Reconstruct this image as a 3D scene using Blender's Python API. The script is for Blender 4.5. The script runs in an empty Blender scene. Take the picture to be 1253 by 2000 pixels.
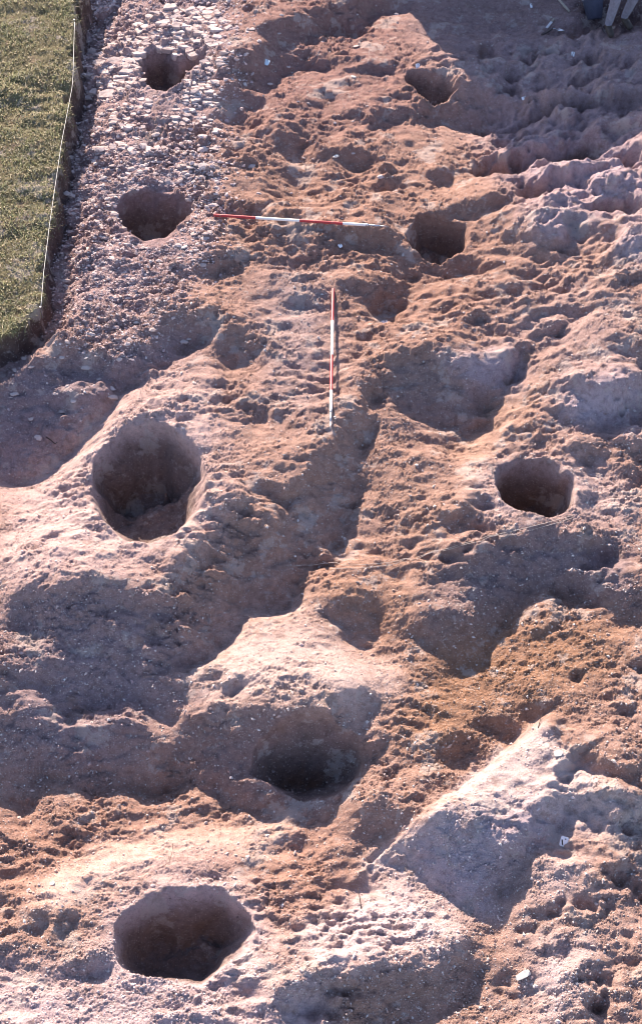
import bpy, bmesh, math, random
import numpy as np
from mathutils import Vector, Matrix

# ------------------------------------------------------------------ camera, sky, sun, exposure
scene = bpy.context.scene
COL = scene.collection
CAM_H, PITCH, FOCAL = 11.1, math.radians(53.5), 2778.0      # camera height, depression, focal length for a 2000 px tall slide
SUN_EL, SUN_AZ = math.radians(24.0), math.radians(20.0)     # sun above the ground, and how far to the left of straight ahead

cam_data = bpy.data.cameras.new('camera')
cam_data.sensor_fit = 'VERTICAL'
cam_data.sensor_height = 36.0
cam_data.lens = 36.0 * FOCAL / 2000.0
cam_data.clip_start = 0.1
cam_data.clip_end = 3000.0
cam = bpy.data.objects.new('camera', cam_data)
COL.objects.link(cam)
cam.location = (0, 0, CAM_H)
cam.rotation_euler = (math.pi / 2 - PITCH, 0, 0)
scene.camera = cam

world = bpy.data.worlds.new('World')
scene.world = world
world.use_nodes = True
wn = world.node_tree.nodes
sky = wn.new('ShaderNodeTexSky')
sky.sky_type = 'NISHITA'
sky.sun_disc = False
sky.sun_elevation = SUN_EL
sky.sun_rotation = -SUN_AZ
sky.air_density = 1.0
sky.dust_density = 0.6
sky.ozone_density = 1.0
world.node_tree.links.new(sky.outputs[0], wn['Background'].inputs[0])
wn['Background'].inputs[1].default_value = 0.098

sun_data = bpy.data.lights.new('sun', 'SUN')
sun_data.energy = 4.6
sun_data.angle = math.radians(0.5)
sun_data.color = (1.0, 0.86, 0.64)
sun = bpy.data.objects.new('sun', sun_data)
COL.objects.link(sun)
to_sun = Vector((-math.sin(SUN_AZ) * math.cos(SUN_EL), math.cos(SUN_AZ) * math.cos(SUN_EL), math.sin(SUN_EL)))
sun.rotation_euler = to_sun.to_track_quat('Z', 'Y').to_euler()
sun.location = to_sun * 60

scene.view_settings.view_transform = 'Standard'
scene.view_settings.look = 'None'
scene.view_settings.gamma = 1.0
scene.view_settings.use_curve_mapping = False
scene.view_settings.exposure = 1.68
scene.view_settings.use_white_balance = True          # the old slide film leans to magenta
scene.view_settings.white_balance_temperature = 6430
scene.view_settings.white_balance_tint = 23
scene.cycles.max_bounces = 6
scene.cycles.diffuse_bounces = 2
scene.cycles.use_denoising = True
scene.cycles.filter_width = 1.0
# ------------------------------------------------------------------ the dug ground: heights solved from a traced plan
# TRACE points are read off the slide (x right, y down) and laid on the ground as a plan.
rng = np.random.default_rng(7)
CT, ST = math.cos(PITCH), math.sin(PITCH)
SDX, SDY = math.sin(SUN_AZ), -math.cos(SUN_AZ)      # horizontal direction in which sunlight travels
TAN_E = math.tan(SUN_EL)

def project(X, Y, Z):
    dz = Z - CAM_H
    dep = Y * CT - dz * ST
    return 626.5 + FOCAL * X / dep, 1000.0 - FOCAL * (Y * ST + dz * CT) / dep

def on_ground(px, py, z=0.0):
    a = (px - 626.5) / FOCAL; b = (1000.0 - py) / FOCAL
    dx, dy, dz = a, CT + b * ST, -ST + b * CT
    t = (z - CAM_H) / dz
    return dx * t, dy * t

PAD = 60                                            # half-resolution plan sheet with a margin
PW, PH = 627 + 2 * PAD, 1000 + 2 * PAD
def poly_mask(pts):
    p = np.asarray(pts, float) / 2.0 + PAD
    x0, y0 = np.floor(p.min(0)).astype(int) - 1
    x1, y1 = np.ceil(p.max(0)).astype(int) + 2
    x0, y0 = max(x0, 0), max(y0, 0); x1, y1 = min(x1, PW), min(y1, PH)
    if x1 <= x0 or y1 <= y0: return (0, 0, 0, 0), np.zeros((0, 0), bool)
    yy, xx = np.mgrid[y0:y1, x0:x1] + 0.5
    ins = np.zeros(xx.shape, bool)
    n = len(p)
    for i in range(n):
        ax, ay = p[i]; bx, by = p[(i + 1) % n]
        if ay == by: continue
        c = ((ay > yy) != (by > yy)) & (xx < (bx - ax) * (yy - ay) / (by - ay) + ax)
        ins ^= c
    return (x0, y0, x1, y1), ins

def blur(a, r, passes=2):
    r = int(r)
    if r < 1: return a
    for _ in range(passes):
        for ax in (0, 1):
            pad = [(0, 0), (0, 0)]; pad[ax] = (r + 1, r)
            c = np.cumsum(np.pad(a, pad, mode='edge'), axis=ax)
            hi = [slice(None)] * 2; lo = [slice(None)] * 2
            hi[ax] = slice(2 * r + 1, None); lo[ax] = slice(0, -(2 * r + 1))
            a = (c[tuple(hi)] - c[tuple(lo)]) / (2 * r + 1)
    return a

def P(s):
    v = [float(t) for t in s.replace(',', ' ').split()]
    return list(zip(v[0::2], v[1::2]))

# hollows and slopes that lie in their own shade
SHADE = [P(s) for s in '''
150,-40 240,-40 225,15 195,50 165,85 152,70
147,140 165,138 183,165 178,200 160,215 145,200
500,60 530,38 580,25 640,8 690,-10 800,-40 795,10 760,20 735,25 712,40 700,70 690,76 660,68 630,70 600,85 560,95 530,90 510,75
447,115 475,95 500,88 530,88 545,108 580,100 640,110 650,125 640,135 610,130 575,133 540,155 530,172 500,178 480,165 465,135 450,130
435,140 465,145 480,180 520,195 520,210 485,212 475,235 455,243 435,232 433,190
700,135 735,122 775,120 765,145 740,143 710,140
620,165 645,170 653,180 645,195 625,180
590,195 630,200 635,210 610,210
665,220 700,212 710,222 690,230 670,230
715,230 750,210 790,205 800,215 770,235 750,250 730,252 718,245
520,255 560,250 595,258 592,290 585,318 570,312 550,295 530,278
605,262 645,255 648,262 625,267
660,300 690,290 725,305 715,325 690,330 665,315
625,295 650,298 645,308 628,305
550,325 580,328 605,340 595,345 565,338
545,340 570,342 595,360 585,365 560,352
610,372 635,370 655,362 640,374 620,377
635,330 665,335 675,345 655,348
745,320 790,318 775,338 755,340
765,355 785,345 795,365 780,378 768,370
743,273 758,272 760,286 748,288
788,268 812,270 808,283 795,285
410,395 450,392 515,395 510,412 470,418 430,412
290,375 300,366 335,366 320,372
840,150 890,150 960,160 1000,190 1010,235 960,250 900,245 850,235 800,238 790,215 830,205
836,330 870,325 882,345 880,365 865,365 845,350
815,425 870,405 940,385 1000,372 1005,385 960,410 930,430 905,435 885,425 850,440
818,505 850,505 880,508 905,500 935,505 925,525 895,533 870,538 840,535 822,525
612,440 650,440 700,445 757,442 770,450 790,490 800,520 815,545 805,553 780,530 765,505 740,490 700,488 665,480 640,465 625,455
520,440 570,432 590,435 560,450 530,455
560,485 600,480 615,472 640,472 655,485 640,490 612,490 600,505 585,508 565,495
525,455 560,460 575,470 560,478 535,465
395,500 440,490 480,500 492,510 470,530 430,538 395,535 380,520
700,540 760,545 790,550 803,570 795,590 785,615 770,632 740,632 725,610 700,585 665,560 660,548
0,700 80,640 100,650 150,685 200,700 240,700 260,680 300,670 310,650 330,620 380,605 420,605 430,620 400,672 360,690 310,720 285,745 225,775 230,785 215,820 180,850 130,895 80,935 45,955 15,945 -40,960 -60,720
415,655 440,645 490,650 515,660 510,690 490,710 460,718 435,710 418,685
400,735 430,735 440,740 430,752 415,757 402,748
465,790 480,780 510,790 530,795 515,812 495,817 475,808
530,815 550,800 560,810 545,823 530,825
540,640 560,632 565,640 550,652
350,805 370,800 372,818 355,822
530,580 560,600 600,605 625,600 600,590 560,575
955,455 990,450 1030,455 1035,470 1010,478 975,472
1020,505 1050,490 1060,470 1075,445 1110,430 1150,425 1190,440 1180,470 1150,490 1120,510 1085,520 1050,520
980,530 1020,520 1055,535 1060,545 1030,545 1000,540
965,560 1000,553 1020,560 1000,567
1190,540 1230,530 1260,528 1260,540 1220,545 1200,548
1020,602 1085,595 1080,610 1050,620 1025,612
925,615 960,610 970,630 960,645 940,635 920,650 900,640
1020,625 1050,640 1085,630 1095,660 1060,660 1030,650
1090,545 1130,545 1120,560 1095,555
1170,665 1230,655 1235,690 1200,690
1235,670 1300,665 1300,720 1240,720
755,715 770,690 800,675 830,680 870,690 910,700 940,715 960,735 975,715 985,685 1000,678 1020,685 1032,705 1025,730 1003,752 985,770 985,795 960,815 940,838 920,860 905,850 880,835 850,832 815,825 780,800 765,770 760,740
700,770 720,740 745,755 735,785 715,800
1110,740 1170,760 1210,745 1240,720 1300,760 1300,830 1230,840 1180,848 1130,840 1090,825 1060,800 1055,795 1090,790 1130,800
1110,880 1130,872 1165,880 1185,890 1180,910 1150,920 1130,925 1110,910
1210,920 1230,925 1270,925 1270,940 1220,942
1215,860 1240,855 1290,860 1290,900 1235,895
920,950 960,965 960,990 930,995 925,975
880,995 900,985 930,1005 960,1020 975,1035 955,1040 925,1038 900,1025 885,1010
1130,980 1150,960 1165,970 1150,995 1135,990
855,1100 910,1068 950,1060 985,1055 1030,1040 1070,1030 1110,1035 1155,1038 1180,1055 1195,1075 1180,1100 1160,1130 1190,1150 1230,1150 1300,1160 1300,1215 1220,1215 1200,1225 1180,1200 1150,1180 1110,1175 1080,1160 1060,1150 1030,1160 1010,1175 1000,1210 980,1240 960,1270 945,1305 920,1300 895,1325 870,1310 855,1285 820,1265 800,1250 790,1230 830,1210 880,1195 925,1200 905,1170 880,1130 850,1125
620,1175 660,1165 700,1155 735,1175 740,1200 735,1230 725,1260 710,1265 680,1245 650,1215 630,1195
490,955 520,930 560,905 600,890 640,870 655,840 665,810 700,800 730,810 740,830 725,860 700,885 685,905 700,915 725,925 720,955 695,970 690,1000 685,1040 680,1062 655,1070 650,1095 590,1105 588,1135 580,1170 565,1190 530,1197 505,1195 470,1200 460,1235 440,1255 400,1290 365,1305 358,1330 355,1365 340,1390 345,1420 330,1440 300,1400 270,1380 225,1385 200,1380 180,1410 130,1410 100,1360 60,1320 100,1280 120,1240 20,1240 20,1155 60,1145 130,1140 180,1130 250,1145 290,1165 345,1160 325,1130 330,1085 390,1055 440,1085 445,1070 400,1040 400,1000 470,972 500,1000 540,1012 565,1000 540,975
-40,1300 20,1300 60,1320 60,1375 -40,1380
-40,1400 60,1395 130,1420 200,1410 275,1425 300,1455 345,1465 350,1400 400,1395 450,1380 490,1388 540,1390 580,1382 600,1395 630,1370 670,1350 720,1345 760,1385 720,1400 700,1430 740,1435 755,1445 740,1460 705,1485 695,1510 670,1550 645,1585 635,1600 580,1607 520,1600 490,1580 450,1570 400,1550 365,1525 340,1550 300,1560 270,1555 250,1535 180,1545 120,1530 80,1520 70,1570 45,1595 15,1570 -40,1560
432,1340 450,1325 475,1320 480,1335 470,1355 450,1362 435,1355
400,1310 430,1295 425,1315 400,1330
725,1500 750,1505 770,1500 765,1520 750,1520
1105,1315 1150,1310 1135,1335 1115,1335
1040,1225 1100,1205 1090,1225 1070,1235
1010,1380 1045,1355 1090,1365 1070,1385 1045,1402 1020,1395
930,1405 980,1395 1005,1415 1005,1440 985,1445 960,1430 940,1425
855,1445 900,1430 930,1450 930,1475 890,1480 860,1470
850,1515 865,1520 860,1535 848,1530
1060,1420 1100,1400 1100,1425 1075,1445 1060,1435
1100,1480 1140,1465 1180,1485 1230,1490 1270,1520 1270,1545 1230,1530 1205,1515 1160,1512 1120,1505
1080,1500 1105,1500 1125,1515 1110,1530 1100,1540 1085,1525
1230,1290 1270,1285 1270,1320 1235,1315
1190,1380 1220,1375 1230,1400 1205,1400
690,1590 740,1550 790,1590 770,1620 730,1650 700,1660 700,1620
700,1705 790,1612 820,1595 870,1585 890,1595 880,1620 900,1625 925,1605 950,1600 955,1630 985,1640 1000,1620 1040,1600 1070,1560 1085,1550 1110,1552 1160,1555 1210,1545 1300,1560 1300,1700 1235,1690 1215,1650 1185,1620 1160,1625 1135,1610 1115,1580 1105,1600 1095,1630 1060,1650 1020,1655 1015,1700 1000,1730 975,1745 985,1780 975,1830 960,1828 945,1805 910,1770 870,1750 820,1715 790,1685 770,1695 740,1720 710,1730
1055,1780 1090,1760 1120,1765 1118,1785 1095,1795 1060,1790
1010,1790 1050,1770 1050,1800 1020,1805
1130,1750 1180,1755 1200,1770 1180,1785 1150,1780
1170,1690 1205,1680 1225,1700 1230,1735 1205,1730 1180,1715
1235,1700 1300,1700 1300,1770 1240,1765
560,1930 627,1915 700,1890 770,1880 800,1895 850,1895 880,1870 900,1820 915,1830 925,1860 940,1900 935,1940 900,1960 880,1985 780,2000 760,2080 520,2080
955,1905 985,1890 1000,1880 990,1910 970,1930
1000,1920 1040,1905 1035,1930 1010,1935
1150,1890 1190,1885 1200,1900 1180,1940 1170,1985 1165,2040 1140,2040 1145,1940
1090,1840 1110,1830 1115,1870 1100,1880
120,1625 140,1620 160,1635 150,1650 130,1645
55,1805 80,1795 85,1815 65,1825
90,1880 160,1870 200,1860 215,1890 190,1905 130,1900
540,1640 580,1625 610,1640 590,1660 560,1655
130,1775 160,1790 140,1830 110,1850 90,1830
'''.strip().splitlines()]

# banks turned towards the sun
BANK = [P(s) for s in '''
225,780 290,748 400,680 430,700 360,760 240,820 180,880 140,960 170,1000 60,1010 15,1010 15,960 80,940 180,855
470,1210 590,1190 640,1210 700,1265 760,1280 800,1320 700,1330 560,1310 470,1320 380,1330 362,1310 420,1285
70,1770 100,1720 170,1660 300,1630 420,1600 520,1620 440,1650 330,1680 220,1680 140,1740
1050,1420 1090,1470 1080,1540 1000,1580 860,1580 800,1600 880,1540 960,1490
870,880 960,840 1000,760 1050,730 1060,780 990,850 920,920 900,960
620,1790 720,1740 800,1722 880,1765 900,1800 850,1860 760,1860 650,1870
830,560 900,540 1000,500 1010,530 900,580 820,640 800,600
680,1530 820,1480 850,1500 800,1550 700,1580
560,400 620,385 660,395 640,420 590,415
840,370 900,345 960,345 1000,360 940,380 880,390
930,1420 1060,1390 1040,1420 960,1470 940,1460
1070,860 1140,860 1110,880 1060,900
480,1610 640,1615 680,1600 660,1630 540,1630
20,1020 170,1010 180,1040 100,1080 20,1090
1120,950 1200,940 1253,950 1253,980 1180,990
'''.strip().splitlines()]

# the post pits: rim, depth, wall width
PITS = [
 (P('278,95 300,88 322,82 338,92 348,102 370,95 400,103 398,115 375,132 357,150 345,168 325,177 300,168 280,150 276,125'), .50, .08, None),
 (P('228,398 240,382 265,372 300,366 340,370 365,385 377,400 373,425 355,448 325,466 300,466 270,460 245,445 232,425'), .55, .13, None),
 (P('793,150 800,138 830,138 865,138 885,150 888,165 875,178 850,183 825,175 805,165'), .42, .10, None),
 (P('1045,288 1080,282 1110,265 1150,262 1180,280 1185,295 1160,300 1130,312 1100,312 1065,303'), .60, .14, None),
 (P('800,440 815,425 850,425 900,438 905,455 898,480 880,498 865,503 830,495 805,480 795,460'), .48, .13, None),
 (P('178,925 185,890 215,860 245,830 285,823 330,835 360,860 385,890 398,935 392,970 370,1010 340,1045 290,1063 245,1055 215,1015 190,985 178,955'), .86, .17, (.54, .92)),
 (P('975,915 985,905 1020,898 1055,900 1085,915 1110,935 1120,960 1115,985 1090,1000 1065,1007 1030,1000 990,985 975,965 970,940'), .72, .12, None),
 (P('225,1810 240,1790 262,1780 300,1760 350,1742 400,1738 442,1748 472,1770 492,1795 498,1818 480,1845 450,1870 430,1895 390,1925 360,1915 320,1905 290,1905 250,1895 232,1870 225,1840'), .62, .20, None),
 (P('725,600 745,575 790,575 800,590 785,615 770,632 740,632'), .16, .08, None),
 (P('1085,470 1120,450 1160,450 1170,475 1130,505 1090,512'), .14, .15, None),
 (P('490,1505 505,1462 540,1428 590,1408 640,1420 682,1450 700,1485 690,1515 655,1540 600,1548 540,1538'), .66, .26, None),
]
# small holes, lumps: x, y, radius x, radius y (slide px), height (m)
LUMPS = [
 (1000,195,14,10,-.09),(1226,316,17,14,-.13),(950,245,18,10,-.10),(1058,95,18,9,-.09),(1026,112,14,9,-.08),(1150,110,14,10,-.10),
 (1174,107,9,6,-.06),(1066,172,8,6,-.04),(1133,156,10,7,-.05),(985,322,45,16,-.14),(1010,268,40,10,-.09),(1055,364,40,14,-.11),
 (1100,240,40,9,-.06),(1230,205,35,16,-.10),(1110,148,60,12,.07),(1070,205,55,8,.09),(1095,220,22,9,.07),(1115,228,16,7,.06),
 (1030,232,45,7,-.09),(1215,120,45,14,-.07),(1200,250,60,10,.08),(1150,335,60,10,.06),(1030,285,45,7,.08),(1000,302,60,6,.07),
 (1190,190,50,10,.08),(1140,205,45,9,-.07),(1190,360,60,14,.07),(1240,290,30,14,.06),(1100,350,40,9,.05),(1210,405,55,14,-.12),
 (1130,395,60,12,.06),(848,92,16,8,.07),(1180,64,80,7,.06),(1190,34,72,22,-.26),(900,120,30,9,.05),(860,112,25,8,.05),
 (1062,430,42,26,.17),(1245,470,38,26,.16),(1160,765,55,36,.15),(1235,790,20,22,-.10),(1110,440,40,14,-.08),(1000,700,16,18,-.10),
 (1153,1607,19,15,.045),(1090,1472,10,7,.05),(560,410,50,14,.07),(748,430,30,12,.05),(1095,755,60,20,.05),
 (283,128,40,5,.0),(1060,1105,30,10,.05),(1115,1050,40,10,.06),(1000,1110,30,12,.05),(1165,1120,22,14,.06),
 (1180,1720,20,14,.06),(1135,1790,20,22,.07),(1075,1835,40,16,.06),(1110,1700,50,18,.06),(1050,1690,40,20,.05),
 (1090,1776,30,11,-.09),(1203,1712,22,16,-.10),(1172,1935,18,34,-.12),(1248,1735,14,26,-.12),(1160,1768,26,9,-.07),(1243,1303,14,12,-.08),(1210,1390,16,10,-.07),(1245,1600,26,22,-.08),(1098,1520,14,12,-.07),(1030,1795,16,9,-.06),(1215,1830,26,12,-.06),(1060,1935,20,10,-.05),(975,1915,14,12,-.06),(1240,1880,18,14,-.07),(1130,1325,16,9,-.07),(750,1512,14,7,-.06),(455,1343,20,14,-.07),(138,1637,15,9,-.06),(255,1378,18,9,.03),(905,1165,18,12,.03),(1130,895,25,16,-.08),(680,985,12,8,-.07),(258,1280,30,14,-.06),
]

_r = random.Random(3)
for _ in range(44):
    _x, _y = _r.uniform(930, 1250), _r.uniform(85, 410)
    if _x < 930 + (_y - 100) * .35: continue
    LUMPS.append((_x, _y, _r.uniform(9, 26), _r.uniform(6, 12), _r.choice([-.06, -.05, -.04, .03, .04])))
# plan sheets
SH = np.zeros((PH, PW)); BK = np.zeros((PH, PW))
for p in SHADE:
    (x0, y0, x1, y1), m = poly_mask(p); SH[y0:y1, x0:x1][m] = 1
for p in BANK:
    (x0, y0, x1, y1), m = poly_mask(p); BK[y0:y1, x0:x1][m] = 1
LIT_ISLES = [P(s) for s in '''
130,730 200,735 205,765 165,775 135,770
130,1410 150,1385 185,1380 170,1410 135,1420
225,1390 240,1370 268,1370 276,1390 275,1425 300,1455 335,1460 345,1430 340,1410 310,1410 276,1400
880,1150 920,1165 925,1195 885,1195
410,978 450,965 485,962 520,978 562,1003 545,1008 500,990 460,975 415,990
20,1235 100,1235 110,1275 20,1290
20,1335 60,1335 62,1372 20,1368
1105,1580 1118,1590 1135,1612 1130,1640 1100,1640 1098,1600
1080,860 1100,850 1140,855 1100,868
520,935 560,915 575,905 600,900 585,925 540,950
'''.strip().splitlines()]
for p in LIT_ISLES:
    (x0, y0, x1, y1), m = poly_mask(p); SH[y0:y1, x0:x1][m] = 0
PITM = np.zeros((PH, PW))
for p, *_ in PITS[:-1]:
    (x0, y0, x1, y1), m = poly_mask(p); PITM[y0:y1, x0:x1][m] = 1

def sheet(img, px, py):
    u = np.clip(px / 2.0 + PAD - .5, 0, PW - 1.001); v = np.clip(py / 2.0 + PAD - .5, 0, PH - 1.001)
    i = v.astype(np.int32); j = u.astype(np.int32); fu = u - j; fv = v - i
    return (img[i, j] * (1 - fu) + img[i, j + 1] * fu) * (1 - fv) + (img[i + 1, j] * (1 - fu) + img[i + 1, j + 1] * fu) * fv

def spectral(shape, cell, lo, hi, beta, seed, ax=1.0):
    r = np.random.default_rng(seed)
    f = np.fft.rfft2(r.standard_normal(shape).astype(np.float32))
    ky = np.fft.fftfreq(shape[0], cell)[:, None]; kx = np.fft.rfftfreq(shape[1], cell)[None] * ax
    k = np.sqrt(kx * kx + ky * ky) + 1e-9
    f *= k ** (-beta) * (1 - np.exp(-(k * hi) ** 2)) * np.exp(-(k * lo) ** 2)
    a = np.fft.irfft2(f, s=shape)
    return (a / a.std()).astype(np.float32)

# solving grid, 2 cm
GX0, GY0, CELL = -7.68, 0.4, 0.02
GNX, GNY = 768, 1040
gx = GX0 + CELL * np.arange(GNX); gy = GY0 + CELL * np.arange(GNY)
GX, GY = np.meshgrid(gx, gy)
def at_grid(a, X, Y):
    u = np.clip((X - GX0) / CELL, 0, GNX - 1.001); v = np.clip((Y - GY0) / CELL, 0, GNY - 1.001)
    i = v.astype(np.int32); j = u.astype(np.int32); fu = u - j; fv = v - i
    return (a[i, j] * (1 - fu) + a[i, j + 1] * fu) * (1 - fv) + (a[i + 1, j] * (1 - fu) + a[i + 1, j + 1] * fu) * fv

def seg_dist(X, Y, pts, closed=True):
    """distance to a polyline and an inside mask"""
    d = np.full(X.shape, 1e9); ins = np.zeros(X.shape, bool)
    n = len(pts)
    for k in range(n if closed else n - 1):
        ax, ay = pts[k]; bx, by = pts[(k + 1) % n]
        ex, ey = bx - ax, by - ay; L = ex * ex + ey * ey + 1e-12
        t = np.clip(((X - ax) * ex + (Y - ay) * ey) / L, 0, 1)
        d = np.minimum(d, (X - ax - t * ex) ** 2 + (Y - ay - t * ey) ** 2)
        if ay != by:
            ins ^= ((ay > Y) != (by > Y)) & (X < ex * (Y - ay) / (by - ay) + ax)
    return np.sqrt(d), ins

def smooth(t):
    t = np.clip(t, 0, 1); return t * t * (3 - 2 * t)

WARPX = spectral((GNY, GNX), CELL, .03, 1.2, 1.3, 11) * 5.0
WARPY = spectral((GNY, GNX), CELL, .03, 1.2, 1.3, 12) * 4.0
PATCH = spectral((GNY, GNX), CELL, .2, 3.0, 1.6, 15)
MID = spectral((GNY, GNX), CELL, .035, .75, 1.6, 13, 1.9) * np.clip(1 + .55 * PATCH, .25, 2.2)      # hand-trowelled unevenness
MID2 = spectral((GNY, GNX), CELL, .018, .25, 1.3, 14, 1.7) * np.clip(1 + .6 * np.roll(PATCH, 200, 0), .15, 2.2)
MIDS = blur(MID, 3)
WARPXS, WARPYS = blur(WARPX, 3), blur(WARPY, 3)

# the turf strip on the left: edge in plan
TURF_Z = .25
edge = [on_ground(x, y, TURF_Z) for x, y in P('150,-60 147,42 145,110 141,165 134,205 124,262 116,315 104,395 94,465 87,535 82,588 70,608 45,630 10,660 -60,700')]
turf_poly = [(edge[0][0] + .3, 40.0)] + edge + [(-9.0, edge[-1][1] - .55), (-60.0, edge[-1][1] - 2.0), (-60.0, 40.0)]
td, tin = seg_dist(GX + .03 * WARPX / 5 + .012 * MID2, GY + .03 * WARPY / 4 + .012 * MID, turf_poly)
turf_sd = np.where(tin, td, -td)
TURF = smooth((turf_sd + .035) / .05)
NEAR_TURF = smooth((turf_sd + .45) / .3)

def pit_field(h):
    out = np.zeros_like(h)
    for pts, dep, ww, ledge in PITS:
        z = 0.0
        cx = sum(p[0] for p in pts) / len(pts); cy = sum(p[1] for p in pts) / len(pts)
        ring = [on_ground(x, y, 0) for x, y in pts]
        for _ in range(2):
            zs = [float(at_grid(h, np.array([a]), np.array([b]))[0]) for a, b in ring]
            zm = np.median(zs)
            ring = [on_ground(x, y, .35 * zz + .65 * zm) for (x, y), zz in zip(pts, zs)]
        xs = [r[0] for r in ring]; ys = [r[1] for r in ring]
        j0, j1 = int((min(xs) - .3 - GX0) / CELL), int((max(xs) + .3 - GX0) / CELL)
        i0, i1 = int((min(ys) - .3 - GY0) / CELL), int((max(ys) + .3 - GY0) / CELL)
        sl = (slice(i0, i1), slice(j0, j1))
        X = GX[sl] + .03 * WARPXS[sl] / 5; Y = GY[sl] + .03 * WARPYS[sl] / 4
        d, ins = seg_dist(X, Y, ring)
        sd = np.where(ins, d, -d)
        fl = (lambda q: np.clip(q, 0, 1) ** .62 * (1 - .25 * (1 - np.clip(q, 0, 1))))((sd + .025) / (ww * (1.15 + .35 * np.clip(PATCH[sl], -1, 1.5))))
        dep = dep * (1 + .05 * MID2[sl])
        if ledge is not None:
            near = min(ys) + ledge[1] + .05 * MID[sl]
            dep = dep + (ledge[0] - dep) * smooth((near - GY[sl]) / .10 + .5)
        mx = sd.max()
        out[sl] = np.minimum(out[sl], -dep * fl * (.86 + .14 * np.clip(sd / mx, 0, 1)))
    return out

def lump_field(h):
    out = np.zeros_like(h)
    for x, y, rx, ry, a in LUMPS:
        zz = 0.0
        wx, wy = on_ground(x, y, 0)
        zz = float(at_grid(h, np.array([wx]), np.array([wy]))[0])
        wx, wy = on_ground(x, y, zz)
        ex = on_ground(x + rx, y, zz)[0] - wx; ey = abs(on_ground(x, y - ry, zz)[1] - wy)
        q = ((GX + .01 * WARPX - wx) / ex) ** 2 + ((GY + .01 * WARPY - wy) / ey) ** 2
        out += a * (2.6 if (x > 900 and y < 420) else 1.0) * np.exp(-np.minimum(q, 40) ** 1.25 * .8)
    return out

KNOB = np.zeros((PH, PW))
(x0, y0, x1, y1), m = poly_mask(P('900,70 1400,70 1400,420 1120,410 1010,340 940,200')); KNOB[y0:y1, x0:x1][m] = 1
KNOB = blur(KNOB, 14)
CRINKLE = np.zeros((PH, PW))
for q in ('420,180 900,240 1253,420 1253,700 1000,700 800,650 640,820 420,900 420,700 480,500 430,400', '690,880 900,960 1253,960 1253,1220 1050,1160 860,1180 600,1120 690,1000', '960,1660 1253,1640 1253,2060 960,2060'):
    (x0, y0, x1, y1), m = poly_mask(P(q)); CRINKLE[y0:y1, x0:x1][m] = 1
CRINKLE = blur(CRINKLE, 16)
# sharp changes of level: line, height of the step, which side is up (slide point)
BREAKS = [(P('1068,1392 1010,1440 960,1490 900,1540 860,1560 800,1610 760,1655 700,1705'), .15, (1000, 1560)),
          (P('1095,1470 1130,1500 1165,1512 1205,1515 1230,1530 1275,1560'), .07, (1160, 1540)),
          (P('45,955 130,895 215,820 230,785 285,745 400,672'), .06, (300, 800)),
          (P('362,1308 400,1290 440,1255 460,1235 470,1205 565,1190 590,1105'), .05, (560, 1240)),
          (P('800,1500 850,1520 880,1500'), .03, (840, 1540))]
def break_field(h):
    out = np.zeros_like(h)
    for pts, amp, up in BREAKS:
        line = []
        for x, y in pts:
            wx, wy = on_ground(x, y, 0); z = float(at_grid(h, np.array([wx]), np.array([wy]))[0]); line.append(on_ground(x, y, z))
        d, _ = seg_dist(GX + .003 * WARPXS, GY + .003 * WARPYS, line, False)
        a = np.array(line[0]); b = np.array(line[-1]); L = math.hypot(*(b - a))
        # side of the nearest segment
        side = np.zeros_like(h); best = np.full(h.shape, 1e9)
        for k in range(len(line) - 1):
            ax, ay = line[k]; bx, by = line[k + 1]; ex, ey = bx - ax, by - ay
            t = np.clip(((GX - ax) * ex + (GY - ay) * ey) / (ex * ex + ey * ey), 0, 1)
            dd = (GX - ax - t * ex) ** 2 + (GY - ay - t * ey) ** 2
            sg = np.sign((GX - ax) * ey - (GY - ay) * ex); m = dd < best
            side[m] = sg[m]; best[m] = dd[m]
        ux, uy = on_ground(*up); i, j = int((uy - GY0) / CELL), int((ux - GX0) / CELL)
        side *= side[i, j]
        t = ((GX - a[0]) * (b - a)[0] + (GY - a[1]) * (b - a)[1]) / (L * L)
        ends = smooth((t + .06) / .12) * smooth((1.06 - t) / .12)
        out += ends * amp * np.where(side > 0, .6 * smooth(d / .12) * np.exp(-(d / .6) ** 2), -.4 * np.exp(-(d / .25) ** 2) )
    return out
ky = 2 * math.pi * np.fft.fftfreq(GNY, CELL)[:, None]; kx = 2 * math.pi * np.fft.rfftfreq(GNX, CELL)[None]
ks = kx * SDX + ky * SDY; kt = -kx * SDY + ky * SDX
KER = -1j * ks / (ks * ks + .22 * kt * kt + .10)
def solve(g):
    return np.fft.irfft2(KER * np.fft.rfft2(g), s=g.shape)

def cast(h):
    """True where the sun does not reach"""
    top = np.full_like(h, -1e9)
    n = 110
    for k in range(1, n):
        s = .02 * k if k < 60 else .02 * (60 + (k - 60) * 2.5)
        di, dj = -SDY * s / CELL, -SDX * s / CELL      # towards the sun
        i0, j0 = int(round(di)), int(round(dj))
        sh = np.roll(h, (-i0, -j0), (0, 1)) - TAN_E * math.hypot(i0, j0) * CELL
        np.maximum(top, sh, out=top)
    return top > h + .004

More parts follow.
